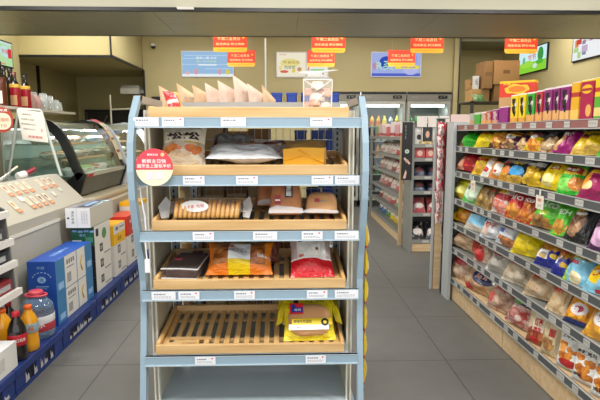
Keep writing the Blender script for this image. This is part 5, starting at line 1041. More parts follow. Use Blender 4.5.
bottle(-1.635, 2.90, .262, .043, COLA, REDC, 'half hidden cola bottle behind the orange soda bottles', (.33, .56, RL_, None))
WTR = FILM('jug_water', '7f9ab4', .34, .08, .8, mult=.3)
t = bottle(-1.535, 3.03, .29, .098, WTR, P('jug_cap', 'c84656', .35), 'large clear water jug with red carry handle and red white label', (.17, .50, P('jug_label_red', 'b83a44', .4), ('水', .04, CSC, 1)), [(.085, 0), (.098, .012), (.098, .05), (.094, .058), (.098, .066), (.098, .155), (.094, .165), (.097, .175), (.09, .205), (.06, .24), (.034, .258), (.03, .27)], 'water_jug', 'water jug')
MB().lathe([(.0992, .098), (.1, .1), (.1, .143), (.0992, .145)], P('jug_label_white', 'd8d8da', .4), 24, cap=False).build('label_band', t, loc=(0, 0, 0))
m = MB(); m.tube([(.05 * math.cos(q) * 1.3 - .0, .04 * math.sin(q) - .0, .262) for q in [2 * PI * j / 18 for j in range(19)]], .007, P('jug_cap', 'c84656', .35), 6); m.build('carry_handle', t, loc=(0, 0, 0))
# stand with white lipped tiers at the counter edge
t = thing('counter_display_stand', 'grey tiered rack with thick white shelf lips mounted on the counter front', 'display rack', (-1.66, 2.8, .44), 0); WL = P('white_lip', 'e6e4de', .4); SG = P('stand_grey', '8e8e8a', .45)
MB().prism([(-1.7105, .44), (-1.60, .44), (-1.635, .96), (-1.7105, 1.0)], 'Y', 2.93, 2.945, P('stand_side', '6a6a68', .5)).build('side_panel', t)
MB().bx(-1.711, -1.704, 2.35, 2.94, .44, 1.0, SG).build('back_panel', t)
for i, (z, x) in enumerate(((.93, -1.635), (.765, -1.622), (.635, -1.61), (.465, -1.595))):
    MB().bx(-1.706, x, 2.36, 2.93, z - .012, z - .004, SG).bx(x - .006, x + .022, 2.36, 2.955, z - .02, z + .018, WL).build('tier', t)
    if i < 4: m = MB().bx(-1.70, x - .012, 2.72, 2.91, z - .0035, z + .085, P('gum_box_%d' % i, ('3a3c40', '4a4a4c', '2c3038', '8c2f34')[i], .4)).bx(x - .013, x - .0115, 2.74, 2.89, z + .03, z + .06, P('gum_print', 'a8a8aa', .5)); solo(m, 'gum_box', '%s small box on the tiered counter rack' % ('topmost dark', 'second dark', 'third blackish', 'lowest reddish')[i], 'small box', 'boxes in the tiered counter rack')
# ------------------------------------------------------------------ centre gondola beyond the cross aisle
mg = thing('centre_gondola', 'centre aisle gondola with an end cap facing the entrance and beech kick panels', 'shelf unit', (1.85, 7.0, 0))
MX = 1.47; ME = 5.75
MB().bx(1.83, 1.85, 6.1, 8.4, .1, 1.5, GDK).build('spine', mg); MB().bx(MX + .02, 2.25, 6.08, 6.1, .1, 1.52, GDK).build('end_cap_back', mg)
MB().bx(MX - .0, MX + .035, ME + .0, ME + .34, .0, 1.5, GST).build('end_post', mg); MB().bx(2.26, 2.3, ME, ME + .34, 0, 1.5, GST).build('end_post', mg)
MB().bx(MX + .04, 2.25, ME + .01, ME + .03, .005, .135, BEECH).build('kick_panel', mg); MB().bx(MX - .0, MX + .02, 6.14, 8.35, .005, .14, BEECH).build('kick_panel', mg)
MB().bx(MX - .045, MX - .005, 6.1, 6.14, .0, 1.36, P('beech_post', 'c4a983', .5)).build('corner_board', mg); MB().bx(MX - .02, MX + .02, 8.36, 8.42, 0, 1.5, GST).build('far_post', mg)
EZ = (1.263, 1.102, .893, .717, .457, .135)
for z in EZ: MB().bx(MX + .035, 2.26, ME + .02, 6.08, z - .02, z, GST).bx(MX + .035, 2.26, ME, ME + .02, z - .03, z + .012, GST).bx(MX + .16, MX + .24, ME - .002, ME, z - .02, z + .006, P('tag_grey', 'b9b7b4', .5)).build('end_shelf', mg)
SZ = (1.34, 1.10, .85, .60, .37, .14)
for z in SZ: MB().bx(MX, 1.83, 6.14, 8.36, z - .02, z, GST).bx(MX - .012, MX, 6.14, 8.36, z - .03, z + .012, GST).build('side_shelf', mg)
m = MB().bx(1.352, 1.472, ME - .03, ME - .015, .86, 1.525, P('banner_black', '1c1e22', .5)); F = ty(1.41, ME - .031, 1.22)
m.lathe([(.024, 0), (.024, .002)], P('banner_white', 'd8dcda', .5), 16, ty(1.41, ME - .031, 1.19)); m.text('鲜', ty(1.41, ME - .0345, 1.19), .028, P('banner_green', '2a7a5a', .5))
m.text('鲜食品质', ty(1.39, ME - .032, 1.41) @ Matrix.Rotation(PI / 2, 4, 'Z'), .16, P('banner_grey', '9a9c9c', .5), h=.014)
for a, b in ((-.012, 1.09), (.016, 1.07)): m.bx(-.01, .012, -.03, .03, 0, .002, P('banner_peach', 'dcb4a4', .5), ty(1.41 + a, ME - .031, b) @ Matrix.Rotation(.6, 4, 'Z'))
m.prism([(-.03, -.07), (-.0, .03), (.012, .0), (.0, -.07)], 'Z', 0, .002, P('banner_peach', 'dcb4a4', .5), ty(1.4, ME - .031, .95)); solo(m, 'hanging_banner', 'tall black banner board with a white disc on the centre gondola corner', 'banner')
def smallpack(x0, x1, y0, y1, z, h, c, label, face, lean=0, layers=None, soft=False, group=None):
    nm = 'mini_%s_%s' % (c, 'x' if layers is None else str(len(layers)) + str(layers[0][-1]))
    mt = PRINT(nm, c, layers or [('e', .5, .55, .3, .2, 'd9d4cc')], bump=.1)
    if soft:
        m = MB(); w = (x1 - x0) if face == 'y' else (y1 - y0); pillow(m, w, h, min(.08, w * .5), mt, len(COL.objects) % 40, nu=8, nv=8, wr=.3); o = m.build('snack_pack'); tag(o, label, 'snack packet', group)
        o.rotation_euler = (-math.radians(lean), 0, 0 if face == 'y' else math.radians(-80)); o.location = ((x0 + x1) / 2, (y0 + y1) / 2, 0); return rest(o, z)
    m = MB().bx(x0, x1, y0, y1, z + .001, z + h, mt); return solo(m, 'snack_box', label, 'snack box', group)
x = MX + .05
for i, (c, w, ly) in enumerate((('d9d6d2', .1, [('e', .5, .45, .28, .16, '2a2628'), ('r', -1, .75, 2, 1, 'e8e6e4')]), ('2a2628', .1, [('e', .5, .6, .25, .2, 'd9a890'), ('r', -1, .0, 2, .2, 'c9b0a0')]), ('e6e4e2', .1, [('d', .9, .1, 'c05a4a')]), ('8cb4cc', .07, [('r', -1, 0, 2, .4, '4a5a6a')]), ('c4bcc0', .1, [('r', -1, .5, 2, .8, '8a8088')]), ('d8ccc8', .12, [('r', -1, .2, 2, .5, 'b04a50')]))):
    smallpack(x, x + w - .01, ME + .05, ME + .14, EZ[0], .2, c, '%s box on the end cap top shelf, %s from the black banner' % (('white with black', 'black with peach', 'white with red corner', 'slim pale blue', 'lilac grey', 'pale with red band')[i], ordn[i]), 'y', layers=ly, group='boxes on the end cap top shelf'); x += w
for i in range(3): smallpack(MX + .1 + i * .1, MX + .17 + i * .1, ME + .03, ME + .045, EZ[0], .04, 'd8b43c', 'tiny yellow packet in front of the end cap top boxes, %s' % ordn[i], 'y', group='tiny yellow packets')
for i, (c, w) in enumerate((('b8484c', .13), ('c8585a', .12), ('a04a44', .12), ('3a6a9c', .06), ('5a3a40', .12), ('b05058', .12))): smallpack(MX + .05 + sum((.13, .12, .12, .06, .12)[:i]), MX + .04 + sum((.13, .12, .12, .06, .12)[:i]) + w, ME + .04, ME + .2, EZ[1], .13, c, '%s box on the end cap second shelf, %s along' % (('red', 'coral', 'brick', 'slim blue', 'plum', 'rose')[i], ordn[i]), 'y', layers=[('e', .5, .5, .26, .25, 'dcb8a8'), ('r', -1, .0, 2, .12, '6a3a3a')], group='boxes on the end cap second shelf')
for s, (z, cs) in enumerate(((EZ[2], ('2c3248', '34364c', '8c2c34', '2a2c40')), (EZ[3], ('2c3a58', '303040', '9c2830', '3c4c6c')), (EZ[4], ('b85860', 'a84850', '8c4a54', 'c07478')), (EZ[5], ('24262c', '2c2c34', '26282e', '30303a')))):
    for i in range(4): smallpack(MX + .05 + i * .182, MX + .215 + i * .182, ME + .06, ME + .12, z, (.19, .2, .2, .23)[s], cs[i], '%s pack on the end cap %s shelf, %s from the banner side' % ({'2c3248': 'ink blue', '34364c': 'dusk blue', '8c2c34': 'wine red', '2a2c40': 'blue black', '2c3a58': 'denim blue', '303040': 'charcoal', '9c2830': 'red', '3c4c6c': 'slate blue', 'b85860': 'rose', 'a84850': 'raspberry', '8c4a54': 'mauve', 'c07478': 'pink', '24262c': 'black', '2c2c34': 'black', '26282e': 'black', '30303a': 'black'}[cs[i]], ('third', 'fourth', 'fifth', 'bottom')[s], ordn[i]), 'y', lean=(55, 50, 28, 35)[s], soft=True, layers=[('e', .5, .4, .36, .18, 'd8ccc8' if s > 1 else '8c5a5a'), ('n', 4, .6, 'b4a4a4' if s > 1 else '44506c')], group='packs on the end cap')
for i, x in enumerate((1.53, 1.66, 1.79)): m = MB().bx(x, x + .115, ME + .02, ME + .024, EZ[0] + .205, EZ[0] + .33, P('card_pinkwhite', 'e4dcd8', .5)).bx(x + .05, x + .06, ME + .025, ME + .03, EZ[0] + .001, EZ[0] + .3, GST); solo(m, 'header_card', 'white header card on the end cap top, %s from the black banner' % ordn[i], 'header card', 'header cards on the end cap')
m = MB().bx(1.92, 2.2, ME + .02, ME + .026, EZ[0] + .19, EZ[0] + .35, P('card_pink', 'e6ccc8', .5)).bx(2.04, 2.06, ME + .027, ME + .03, EZ[0] + .001, EZ[0] + .3, GST); solo(m, 'header_card', 'wide pink header card on the end cap top beside the gondola post', 'header card')
side = {0: ('d8c4c0', 'e2dcd8', 'c8505a', 'dcd0cc', 'd4b8b0', 'e0d8d4', 'c4a8a4'), 1: ('d8a4a4', 'd8d0cc', 'e0c8c4', '9c5a60', 'd4ccc4', 'b8a49c', 'c89c98'), 2: ('b84c54', 'd8b4b0', 'c8747a', 'dccfca', 'a8545c', 'c88c88', 'd4a8a4'), 3: ('c85a60', 'd8c8c0', '8cb490', 'b8545c', 'd49c98', 'c8b0a4', '9c4c54'), 4: ('2f8a3c', '3c8c44', 'e0c030', 'e8cc3c', '3a8a40', '2c6cb0', '2458a0')}
words_ = {'d': 'pale', 'e': 'light', 'c': 'rosy', 'b': 'reddish', 'a': 'dusky red', '9': 'plum', '8': 'sage', '2': 'blue', '3': 'green'}
for s, cs in side.items():
    z = SZ[s + 1] if s < 4 else SZ[5]
    if s == 4: z = SZ[5]
    for i, c in enumerate(cs):
        y = 6.28 + i * .3; wd_ = words_[c[0]] if s < 4 else ('green', 'green', 'yellow', 'yellow', 'green', 'blue', 'blue')[i]
        smallpack(0, 0, y - .135, y + .135, z, (.19, .2, .2, .18, .19)[s], c, '%s bag on the centre gondola %s side shelf, %s from the beech corner' % (wd_, ('second', 'third', 'fourth', 'fifth', 'bottom')[s], ordn[i]), 'x', lean=28, soft=True, layers=[('e', .5, .5, .32, .22, 'ece4dc'), ('n', 4, .6, 'c0686c' if s < 4 else 'd8d0a0')], group='bags on the centre gondola side').location.x = MX + .12
for i, c in enumerate(('e8e0e0', 'd8a0a8', 'e4d8d8', 'cc6a74', 'e0d4d0', 'd8c0bc', '88a47c')):
    smallpack(MX + .02, MX + .14, 6.2 + i * .29, 6.44 + i * .29, SZ[0], (.2, .17, .21, .15, .18, .2, .16)[i], c, '%s box on the centre gondola top side shelf, %s from the beech corner' % (('white', 'pink', 'ivory', 'rose', 'cream', 'beige', 'green')[i], ordn[i]), 'x', layers=[('r', -1, .1, 2, .3, 'b8444c')], group='boxes on the centre gondola top side shelf')
# ------------------------------------------------------------------ glass door coolers
FR = P('cooler_frame', 'b4b4ac', .35, .3); CW = P('cooler_white', 'd4d8d4', .5); HD = P('cooler_header', '85837a', .4)
def cooler(x0, lab, mark=True):
    x1 = x0 + .83; t = thing('upright_cooler', lab, 'cooler', ((x0 + x1) / 2, 9.75, 0), 0, 'glass door coolers along the back wall')
    m = MB().bx(x0, x1, 10.1, 10.13, .02, 2.1, P('cooler_back', '565c5a', .5)).bx(x0, x0 + .02, 9.46, 10.1, .02, 2.1, CW).bx(x1 - .02, x1, 9.46, 10.1, .02, 2.1, CW).bx(x0, x1, 9.46, 10.1, .0, .12, P('cooler_plinth', '3c3c3a', .5)).bx(x0, x1, 9.46, 10.1, 1.96, 2.1, CW); m.build('cabinet', t)
    m = MB().bx(x0, x1, 9.38, 9.46, 1.99, 2.13, HD).bx(x0, x1, 9.37, 9.46, 2.115, 2.15, BT)
    if mark: m.text('鲜 饮 品', ty(x0 + .14, 9.378, 2.06), .1, P('header_ink', 'a8aaa4', .5), h=.03)
    m.bx(x1 - .25, x1 - .08, 9.376, 9.38, 2.03, 2.09, P('cooler_display', '1c1c1c', .3)); m.text('4 °C', ty(x1 - .165, 9.375, 2.06), .1, P('header_ink', 'a8aaa4', .5), h=.03); m.build('header', t)
    d = MB(); d.bx(x0 + .01, x0 + .055, 9.39, 9.43, .13, 1.985, FR).bx(x1 - .055, x1 - .01, 9.39, 9.43, .13, 1.985, FR).bx(x0 + .055, x1 - .055, 9.39, 9.43, 1.93, 1.985, FR).bx(x0 + .055, x1 - .055, 9.39, 9.43, .13, .2, FR); dr = d.build('door', t)
    MB().bx(x0 + .055, x1 - .055, 9.408, 9.414, .2, 1.93, GLASS('cooler_glass', 'f2f6f4', .4, .05)).build('glass', dr)
    MB().bx(x1 - .05, x1 - .035, 9.35, 9.39, .8, 1.3, P('cooler_handle', '8c8e8a', .3, .6)).build('handle', dr)
    MB().bx(x0 + .1, x1 - .1, 9.47, 9.5, 1.88, 1.93, EM('cooler_tube', 'f6fbff', 3.4)).build('light_tube', t)
    for z in (.3, .62, .95, 1.25, 1.53): MB().bx(x0 + .02, x1 - .02, 9.5, 10.08, z - .015, z, P('cooler_shelf', 'c6cac6', .4)).build('shelf', t)
    L = bpy.data.lights.new('cooler_lamp', 'AREA'); L.shape = 'RECTANGLE'; L.size = .7; L.size_y = .04; L.energy = 3; L.color = (.95, 1, 1); lo = bpy.data.objects.new('cooler_lamp', L); COL.objects.link(lo); lo.location = ((x0 + x1) / 2, 9.52, 1.87); lo.rotation_euler = (.35, 0, 0)
for i, x0 in enumerate((.58, 1.44, 2.29)): cooler(x0, ('cooler with a lit glass door mostly hidden behind the bread rack', 'glass door cooler with bottled drinks in the aisle gap', 'glass door cooler behind the centre gondola, beside the wall edge')[i])
def mini_bottle(): 
    m = MB(); return m
BCOL = [('d8a02c', 'e06a1c', 'orange capped juice'), ('dcc048', 'e8d040', 'yellow juice'), ('4a8a50', '2a6a34', 'green tea'), ('b8503c', 'd8d0cc', 'red juice'), ('c8ccc8', '3a5a9c', 'clear water'), ('6a4028', 'b03028', 'brown cola')]
prot = {}
for ci, x0 in enumerate((.58, 1.44, 2.29)):
    for si, z in enumerate((1.53, 1.25, .95, .62, .3)):
        if ci == 2 and si > 1: continue
        if ci == 0 and si > 2: continue
        for i in range(6):
            b = (i // 2 + si * 2 + ci) % 6 if not (ci == 1 and si == 0) else (3, 0, 0, 1, 4, 1)[i]; h = (.19, .22, .24, .22, .2)[si]
            if b not in prot:
                t = thing('drink_bottle', '', 'bottle', (0, 0, 0)); c1, c2, _ = BCOL[b]
                MB().lathe([(.038, 0), (.042, .01), (.042, .13), (.03, .165), (.017, .185), (.016, .2)], P('drink_' + c1, c1, .2, 0, Coat_Weight=.4), 14).build('bottle_body', t, loc=(0, 0, 0))
                MB().lathe([(.0425, .04), (.0425, .1)], P('drink_label_' + c2, c2, .45), 14).build('label', t, loc=(0, 0, 0)); MB().lathe([(.018, .195), (.018, .22), (.001, .22)], P('drink_label_' + c2, c2, .45), 12).build('cap', t, loc=(0, 0, 0)); prot[b] = t; o = t
            else: o = copy_tree(prot[b])
            o.location = (x0 + .12 + i * .118, 9.58 + .02 * (i % 2), z + .001); o.scale = (1, 1, h / .22)
            o['label'] = '%s bottle, %s from the hinge on shelf %s of the %s cooler' % (BCOL[b][2], ordn[i], ('one', 'two', 'three', 'four', 'five')[si], ('rack-side', 'middle', 'wall-side')[ci]); o['group'] = 'bottles in the %s cooler' % ('rack-side', 'middle', 'wall-side')[ci]
# ------------------------------------------------------------------ hanging promotion cards
SR = P('promo_red', 'de3c1e', .45); SY = P('promo_yellow', 'f0b838', .45); SO = P('promo_pale', 'f6d494', .5)
def promo(x, y, z, lab, w=.455, h=.265):
    t = thing('hanging_sign', lab, 'hanging sign', (x, y, z), 0, 'red and yellow promotion cards hung from the ceiling'); F = ty(0, 0, 0); r = .035
    lo = [(-w / 2, .06)] + [(-w / 2 + r + r * math.cos(PI + PI / 2 * k / 5), r + r * math.sin(PI + PI / 2 * k / 5)) for k in range(6)] + [(w / 2 - r + r * math.cos(-PI / 2 + PI / 2 * k / 5), r + r * math.sin(-PI / 2 + PI / 2 * k / 5)) for k in range(6)] + [(w / 2, .06)]
    MB().prism(lo, 'Z', -.003, .003, SY, F).build('yellow_foot', t, loc=(0, 0, 0)); MB().bx(-w / 2, w / 2, .06, h, -.003, .003, SR, F).build('red_panel', t, loc=(0, 0, 0))
    m = MB(); m.text('每周二会员日', F @ Matrix.Translation((-.02, .175, .0045)), .3, SO, h=.042); m.text('指定商品 积分换购', F @ Matrix.Translation((0, .105, .0045)), .38, SO, h=.034); m.text('活动详情请咨询店员', F @ Matrix.Translation((0, .032, .0045)), .36, P('promo_dull', 'd69a2c', .5), h=.014)
    m.prism([(.02 * math.cos(q) * (1 if k % 2 else .5) + .18, .19 + .02 * math.sin(q) * (1 if k % 2 else .5)) for k, q in enumerate([2 * PI * j / 10 for j in range(10)])], 'Z', .003, .0045, SY, F); m.build('lettering', t, loc=(0, 0, 0))
    m = MB()
    for s in (-1, 1): m.tube([(s * w * .35, 0, h), (s * w * .35, 0, 3.3 - z)], .0018, P('hang_wire', 'b0b0a8', .4), 4)
    m.build('wire', t, loc=(0, 0, 0))
for i, x in enumerate((-.722, .61, 1.96, 3.265)): promo(x, 7.0, 2.485, 'red and yellow promotion card in the near row, %s' % ('above the kraft paper bags', 'above the clear pastry bag', 'above the coolers', 'above the cardboard boxes')[i])
for i, x in enumerate((-.70, .615, 1.96)): promo(x, 8.5, 2.487 if i < 2 else 2.5, 'red and yellow promotion card in the far row, %s' % ('overlapping the pale blue poster', 'overlapping the cream poster', 'overlapping the blue violet poster')[i])
# ------------------------------------------------------------------ lit posters and screens
def poster(x0, x1, z0, z1, lab, bg, draw, name='lightbox_poster'):
    t = thing(name, lab, 'poster', ((x0 + x1) / 2, 9.41, z0)); MB().bx(x0 - .02, x1 + .02, 9.395, 9.42, z0 - .02, z1 + .02, P('poster_frame', 'd8d8d8', .4)).build('frame', t)
    m = MB().bx(x0, x1, 9.391, 9.395, z0, z1, EM('lit_' + bg, bg, .95)); W, H = x1 - x0, z1 - z0
    draw(m, lambda u, v, k=0: ty(x0 + W * u, 9.390 - .001 * k, z0 + H * v), W, H); m.build('lit_face', t)
def band(m, F, w, h, c, k=0): m.bx(-w / 2, w / 2, -h / 2, h / 2, 0, .0008, EM('lit_' + c, c, .95), F)
def lump(m, F, w, h, c): m.prism([(w / 2 * math.cos(q), h / 2 * math.sin(q)) for q in [2 * PI * j / 14 for j in range(14)]], 'Z', 0, .0009, EM('lit_' + c, c, .95), F)
def dblue(m, at, W, H):
    for v, w, u in ((.85, .9, .5), (.72, .6, .3), (.48, .9, .45), (.3, .5, .7)): band(m, at(u, v), W * w, H * .03, 'bcd8f0')
    band(m, at(.5, .04, 1), W, H * .1, 'eef4f8'); m.text('清凉一夏 冰爽', at(.48, .75, 2), W * .42, EM('lit_f4f8fc', 'f4f8fc', .95), h=H * .09); m.text('第二件半价享', at(.48, .6, 2), W * .4, EM('lit_cfe6a8', 'cfe6a8', .95), h=H * .09); band(m, at(.5, .46, 2), W * .36, H * .05, 'f2f7fb')
    for u, c, h in ((.1, 'e8b4b4', .14), (.27, 'e0a0b0', .24), (.74, 'd8a4b4', .24), (.9, 'e2d04c', .22)): lump(m, at(u, .06 + h / 2, 2), W * .08, H * h, c)
poster(-1.84, -.93, 2.43, 2.86, 'lit pale blue summer drinks poster on the back wall', '9cc0e2', dblue)
def dcream(m, at, W, H):
    m.text('美味早餐', at(.2, .92, 1), W * .25, EM('lit_d84838', 'd84838', .95), h=H * .05); lump(m, at(.45, .56, 1), W * .7, H * .4, 'e8dc94'); m.text('早餐组合', at(.5, .6, 2), W * .6, EM('lit_b8a040', 'b8a040', .95), h=H * .13); m.text('热豆浆', at(.45, .38, 2), W * .4, EM('lit_6a8488', '6a8488', .95), h=H * .15)
    lump(m, at(.25, .2, 2), W * .3, H * .12, 'd8685c'); lump(m, at(.58, .24, 2), W * .12, H * .16, 'e8c84c'); lump(m, at(.78, .3, 2), W * .16, H * .18, 'c89868'); lump(m, at(.12, .35, 2), W * .14, H * .2, 'eed890')
poster(-.12, .40, 2.43, 2.85, 'lit cream breakfast poster between the hanging cards', 'f2ead0', dcream)
def dwhite(m, at, W, H): band(m, at(.05, .6, 1), W * .06, H * .7, 'd06a78'); band(m, at(.5, .28, 1), W * .7, H * .06, '8ed07c'); m.text('新品上市', at(.5, .6, 1), W * .6, EM('lit_b8b0a4', 'b8b0a4', .95), h=H * .1); lump(m, at(.75, .1, 1), W * .16, H * .1, 'b8947c')
poster(.44, .80, 2.43, 2.85, 'lit white poster with a green bar behind the clear pastry bag', 'f0efe6', dwhite)
def dviolet(m, at, W, H):
    lump(m, at(.3, .6, 1), W * .3, H * .5, '3450b8'); lump(m, at(.8, .25, 1), W * .3, H * .4, 'b8bcec'); m.text('R买', at(.27, .45, 2), W * .36, EM('lit_b4e8c0', 'b4e8c0', .95), h=H * .4); m.text('年货节', at(.62, .6, 2), W * .4, EM('lit_6a9cd8', '6a9cd8', .95), h=H * .2); band(m, at(.72, .38, 2), W * .5, H * .14, 'ece04c'); m.text('促销', at(.75, .38, 3), W * .3, EM('lit_8c8cc0', '8c8cc0', .95), h=H * .08); m.text('鲜', at(.06, .42, 2), W * .09, EM('lit_d86a84', 'd86a84', .95), h=H * .34); band(m, at(.5, .06, 1), W, H * .12, '5668c8'); band(m, at(.88, .7, 1), W * .1, H * .3, '98a4e0')
poster(1.62, 2.52, 2.44, 2.86, 'lit blue and violet poster with yellow strip above the coolers', 'a4b2e6', dviolet)
def tv(lab, side, y0, y1, z0, z1, bg, draw):
    X = -3.92 if side < 0 else 4.5; t = thing('wall_screen', lab, 'screen', (X, (y0 + y1) / 2, z0)); s = side
    xa, xb = (X + .002, X + .03) if s < 0 else (X - .03, X - .002)
    MB().bx(xa, xb, y0 - .02, y1 + .02, z0 - .02, z1 + .02, BT).build('bezel', t); f = xb + .001 if s < 0 else xa - .001
    m = MB(); m.bx(min(f, f - s * .002), max(f, f - s * .002), y0, y1, z0, z1, EM('lit_' + bg, bg, 1.0)); W, H = y1 - y0, z1 - z0
    T_ = tx if s < 0 else txn
    draw(m, lambda u, v, k=0: T_(f - s * (.0025 + .001 * k), y0 + W * u if s < 0 else y1 - W * u, z0 + H * v), W, H); m.build('lit_face', t); return t
def dgreen(m, at, W, H): band(m, at(.5, .95, 0), W, H * .1, 'c9e6dc'); lump(m, at(.82, .6, 1), W * .3, H * .5, 'c4e4e4'); lump(m, at(.4, .2, 1), W * .3, H * .4, 'd8ece8'); band(m, at(.6, .85, 2), W * .07, H * .22, 'e0564c'); band(m, at(.93, .55, 2), W * .1, H * .4, 'd83c44'); m.text('好喝', at(.8, .6, 3), W * .16, EM('lit_d86a5c', 'd86a5c', .95), h=H * .2); band(m, at(.7, .06, 2), W * .2, H * .06, 'e0946c')
tv('wall screen with a green drinks advert over the counter', -1, 6.52, 7.50, 2.335, 2.655, 'b4dca4', dgreen)
def dfield(m, at, W, H):
    band(m, at(.5, .2, 0), W, H * .42, '8fd83c'); lump(m, at(.3, .35, 1), W * .5, H * .3, 'a4e04c'); lump(m, at(.8, .65, 1), W * .2, H * .6, '3f9a4c'); m.text('节节', at(.5, .6, 2), W * .3, EM('lit_e0443c', 'e0443c', .95), h=H * .26); lump(m, at(.62, .22, 2), W * .16, H * .2, 'd8e8dc'); lump(m, at(.78, .35, 2), W * .26, H * .2, '58b83c'); lump(m, at(.2, .55, 2), W * .1, H * .3, '70b8a0')
tv('wall screen with a green field advert above the snack gondola', 1, 8.62, 9.62, 2.50, 2.91, 'cdeef0', dfield)
def dshop(m, at, W, H):
    r = random.Random(4)
    for k in range(16): band(m, at(r.uniform(.08, .92), r.uniform(.1, .9), k % 3), W * r.uniform(.06, .14), H * r.uniform(.1, .24), r.choice(('e0925c', '8c98a8', 'd84c44', 'b8d88c', 'c8b4d0', 'e4c49c', '46464c', 'd8a4a0')))
    m.text('热卖商品', at(.45, .62, 4), W * .4, EM('lit_b85c58', 'b85c58', .95), h=H * .18)
tv('wall screen with a white product collage nearest the entrance', 1, 6.75, 7.83, 2.5, 2.95, 'eef0f2', dshop)
# ------------------------------------------------------------------ far corners
m = MB(); 
t = thing('storage_rack', 'dark storage rack in the far corner under the cardboard boxes', 'shelf rack', (3.2, 7.6, 0)); DK = P('rack_dark', '3a3834', .5)
for x in (2.75, 3.75):
    for y in (7.35, 7.9): MB().bx(x - .02, x + .02, y - .02, y + .02, 0, 1.86, DK).build('post', t)
for z in (.3, .8, 1.3, 1.86): MB().bx(2.73, 3.77, 7.33, 7.92, z - .02, z, DK).build('board', t)
for i in range(5): m = MB().bx(2.8 + i * .18, 2.96 + i * .18, 7.36, 7.6, 1.301, 1.50, P('rack_pack_%d' % (i % 3), ('c8909c', '8c5a64', 'd8b4bc')[i % 3], .5)); solo(m, 'stock_box', '%s stock box under the cardboard boxes on the dark rack' % ordn[i], 'stock box', 'stock boxes on the dark rack')
KB = P('cardboard', 'a9814f', .7); KB2 = P('cardboard_dark', '8f6b40', .7); KB3 = P('cardboard_light', 'b8925c', .7)
def cbox(x0, x1, y0, y1, z0, z1, c, lab, flap=None, rz=0):
    t = thing('cardboard_box', lab, 'cardboard box', ((x0 + x1) / 2, (y0 + y1) / 2, z0), rz, 'cardboard boxes in the far corner'); w, d, h = (x1 - x0) / 2, (y1 - y0) / 2, z1 - z0
    MB().bx(-w, w, -d, d, 0, h, c).build('box_body', t, loc=(0, 0, 0)); MB().bx(-w - .001, w + .001, -.03, .03, h, h + .002, P('carton_tape', 'cdb48a', .4)).bx(-.05, .05, -d - .002, -d, h * .45, h * .6, P('box_print', '7a5c38', .7)).build('tape', t, loc=(0, 0, 0))
    if flap: MB().bx(*flap, c).build('flap', t, loc=(0, 0, 0))
cbox(3.07, 3.45, 7.4, 7.75, 2.11, 2.45, KB, 'largest cardboard box, uppermost by the wall screen', None)
cbox(3.1, 3.45, 7.42, 7.78, 1.861, 2.108, KB2, 'cardboard box supporting the largest one', (-.02, .15, -.19, -.18, .02, .2))
cbox(2.93, 3.055, 7.4, 7.75, 2.05, 2.44, KB2, 'tall narrow cardboard box against the largest one')
cbox(2.8, 3.06, 7.5, 7.8, 1.861, 2.048, KB3, 'low cardboard box under the narrow one')
cbox(2.79, 2.915, 7.61, 7.79, 2.05, 2.2, KB, 'small cardboard box perched beside the narrow one')
m = MB().bx(2.83, 2.90, 7.51, 7.59, 2.0495, 2.24, P('white_pack', 'd0d0cc', .5)); m.text('纸', ty(2.865, 7.509, 2.15), .04, INK, h=.09); solo(m, 'paper_pack', 'white pack with grey marking among the cardboard boxes', 'paper pack')
m = MB(); pillow(m, .2, .12, .05, PRINT('green_bag', '5c8a4c', [('n', 4, .55, '86a876')]), 3, nu=8, nv=8); o = tag(m.build('green_pouch'), 'green bag drooping among the cardboard boxes', 'bag'); o.rotation_euler = (-.6, 0, .2); o.location = (2.87, 7.36, 0); rest(o, 1.8615)
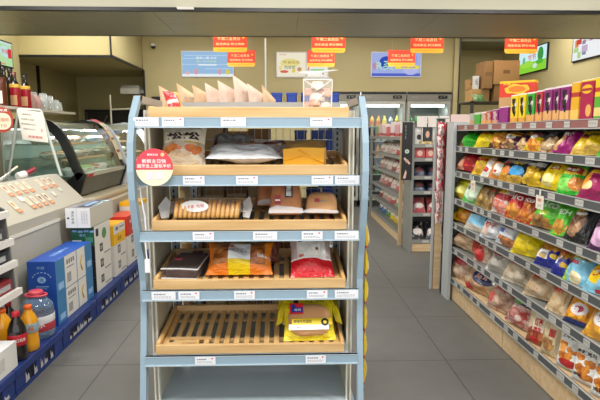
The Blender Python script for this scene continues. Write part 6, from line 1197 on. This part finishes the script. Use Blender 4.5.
# kitchen nook
m = MB(); t = thing('service_hatch', 'dark service hatch in the kitchen nook wall', 'hatch', (-3.4, 10.48, 1.5)); MB().bx(-4.0, -2.7, 10.47, 10.5, 1.0, 1.82, P('hatch_dark', '1e1e1a', .5)).build('opening', t); MB().bx(-4.05, -2.65, 10.44, 10.5, 1.82, 1.87, BT).build('head_bar', t); MB().bx(-4.05, -4.0, 10.44, 10.5, 1.0, 1.82, P('hatch_frame', '4a4638', .5)).build('frame', t)
MB().tube([(-3.85, 10.45, 1.3), (-3.6, 10.45, 1.75)], .012, P('hatch_bar', '7a7a70', .4)).build('stay_bar', t)
t = thing('towel_rail', 'pale metal pole and rail standing in the kitchen nook', 'rail', (-2.9, 8.6, 0)); PLM = P('rail_pale', 'bab6a4', .35, .3)
MB().tube([(-2.9, 8.6, 0), (-2.9, 8.6, 2.03)], .016, PLM).build('pole', t); MB().tube([(-2.9, 8.6, 1.79), (-2.58, 8.6, 1.80)], .016, PLM).build('rail', t); MB().bx(-3.0, -2.8, 8.5, 8.7, 0, .02, PLM).build('foot', t)
m = MB(); m.bx(-2.95, -2.62, 9.3, 9.6, 2.10, 2.2, P('device_white', 'b4b2a8', .4)).bx(-2.93, -2.62, 9.32, 9.6, 2.2, 2.25, P('device_grey', '8e8c84', .4)); t = thing('wall_device', 'pale box shaped device on the nook wall edge', 'device', (-2.78, 9.45, 2.1)); m.build('device_case', t); MB().bx(-2.62, -2.555, 9.4, 9.5, 2.12, 2.18, GST).build('bracket', t)
t = thing('menu_board', 'black framed lit panel low on the back wall behind the paper bags', 'poster', (-2.0, 9.41, 1.7)); m = MB()
for a in ((-2.42, -1.6, 1.99, 2.06), (-2.42, -1.6, 1.6, 1.66), (-2.42, -2.35, 1.66, 1.99), (-1.66, -1.6, 1.66, 1.99)): m.bx(a[0], a[1], 9.39, 9.42, a[2], a[3], BT)
m.build('frame', t); MB().bx(-2.35, -1.66, 9.40, 9.42, 1.66, 1.99, EM('lit_d6cfa8', 'd6cfa8', .9)).bx(-2.12, -1.75, 9.398, 9.40, 1.7, 1.95, EM('lit_bcd4ea', 'bcd4ea', .95)).bx(-2.12, -1.75, 9.397, 9.399, 1.7, 1.78, EM('lit_78a8d0', '78a8d0', .95)).build('lit_face', t)  # bright window pane, its brightness given as a glow
m = MB(); t = thing('security_camera', 'small white dome camera at the back wall top corner', 'camera', (-2.35, 9.38, 3.0)); MB().bx(-2.38, -2.32, 9.36, 9.42, 2.95, 3.0, CW).build('mount', t); m = MB(); m.lathe([(.001, -.045), (.03, -.035), (.042, -.01), (.042, 0)], P('dome_dark', '2a2a2a', .2), 14); m.build('dome', t, loc=(0, 0, -.05))
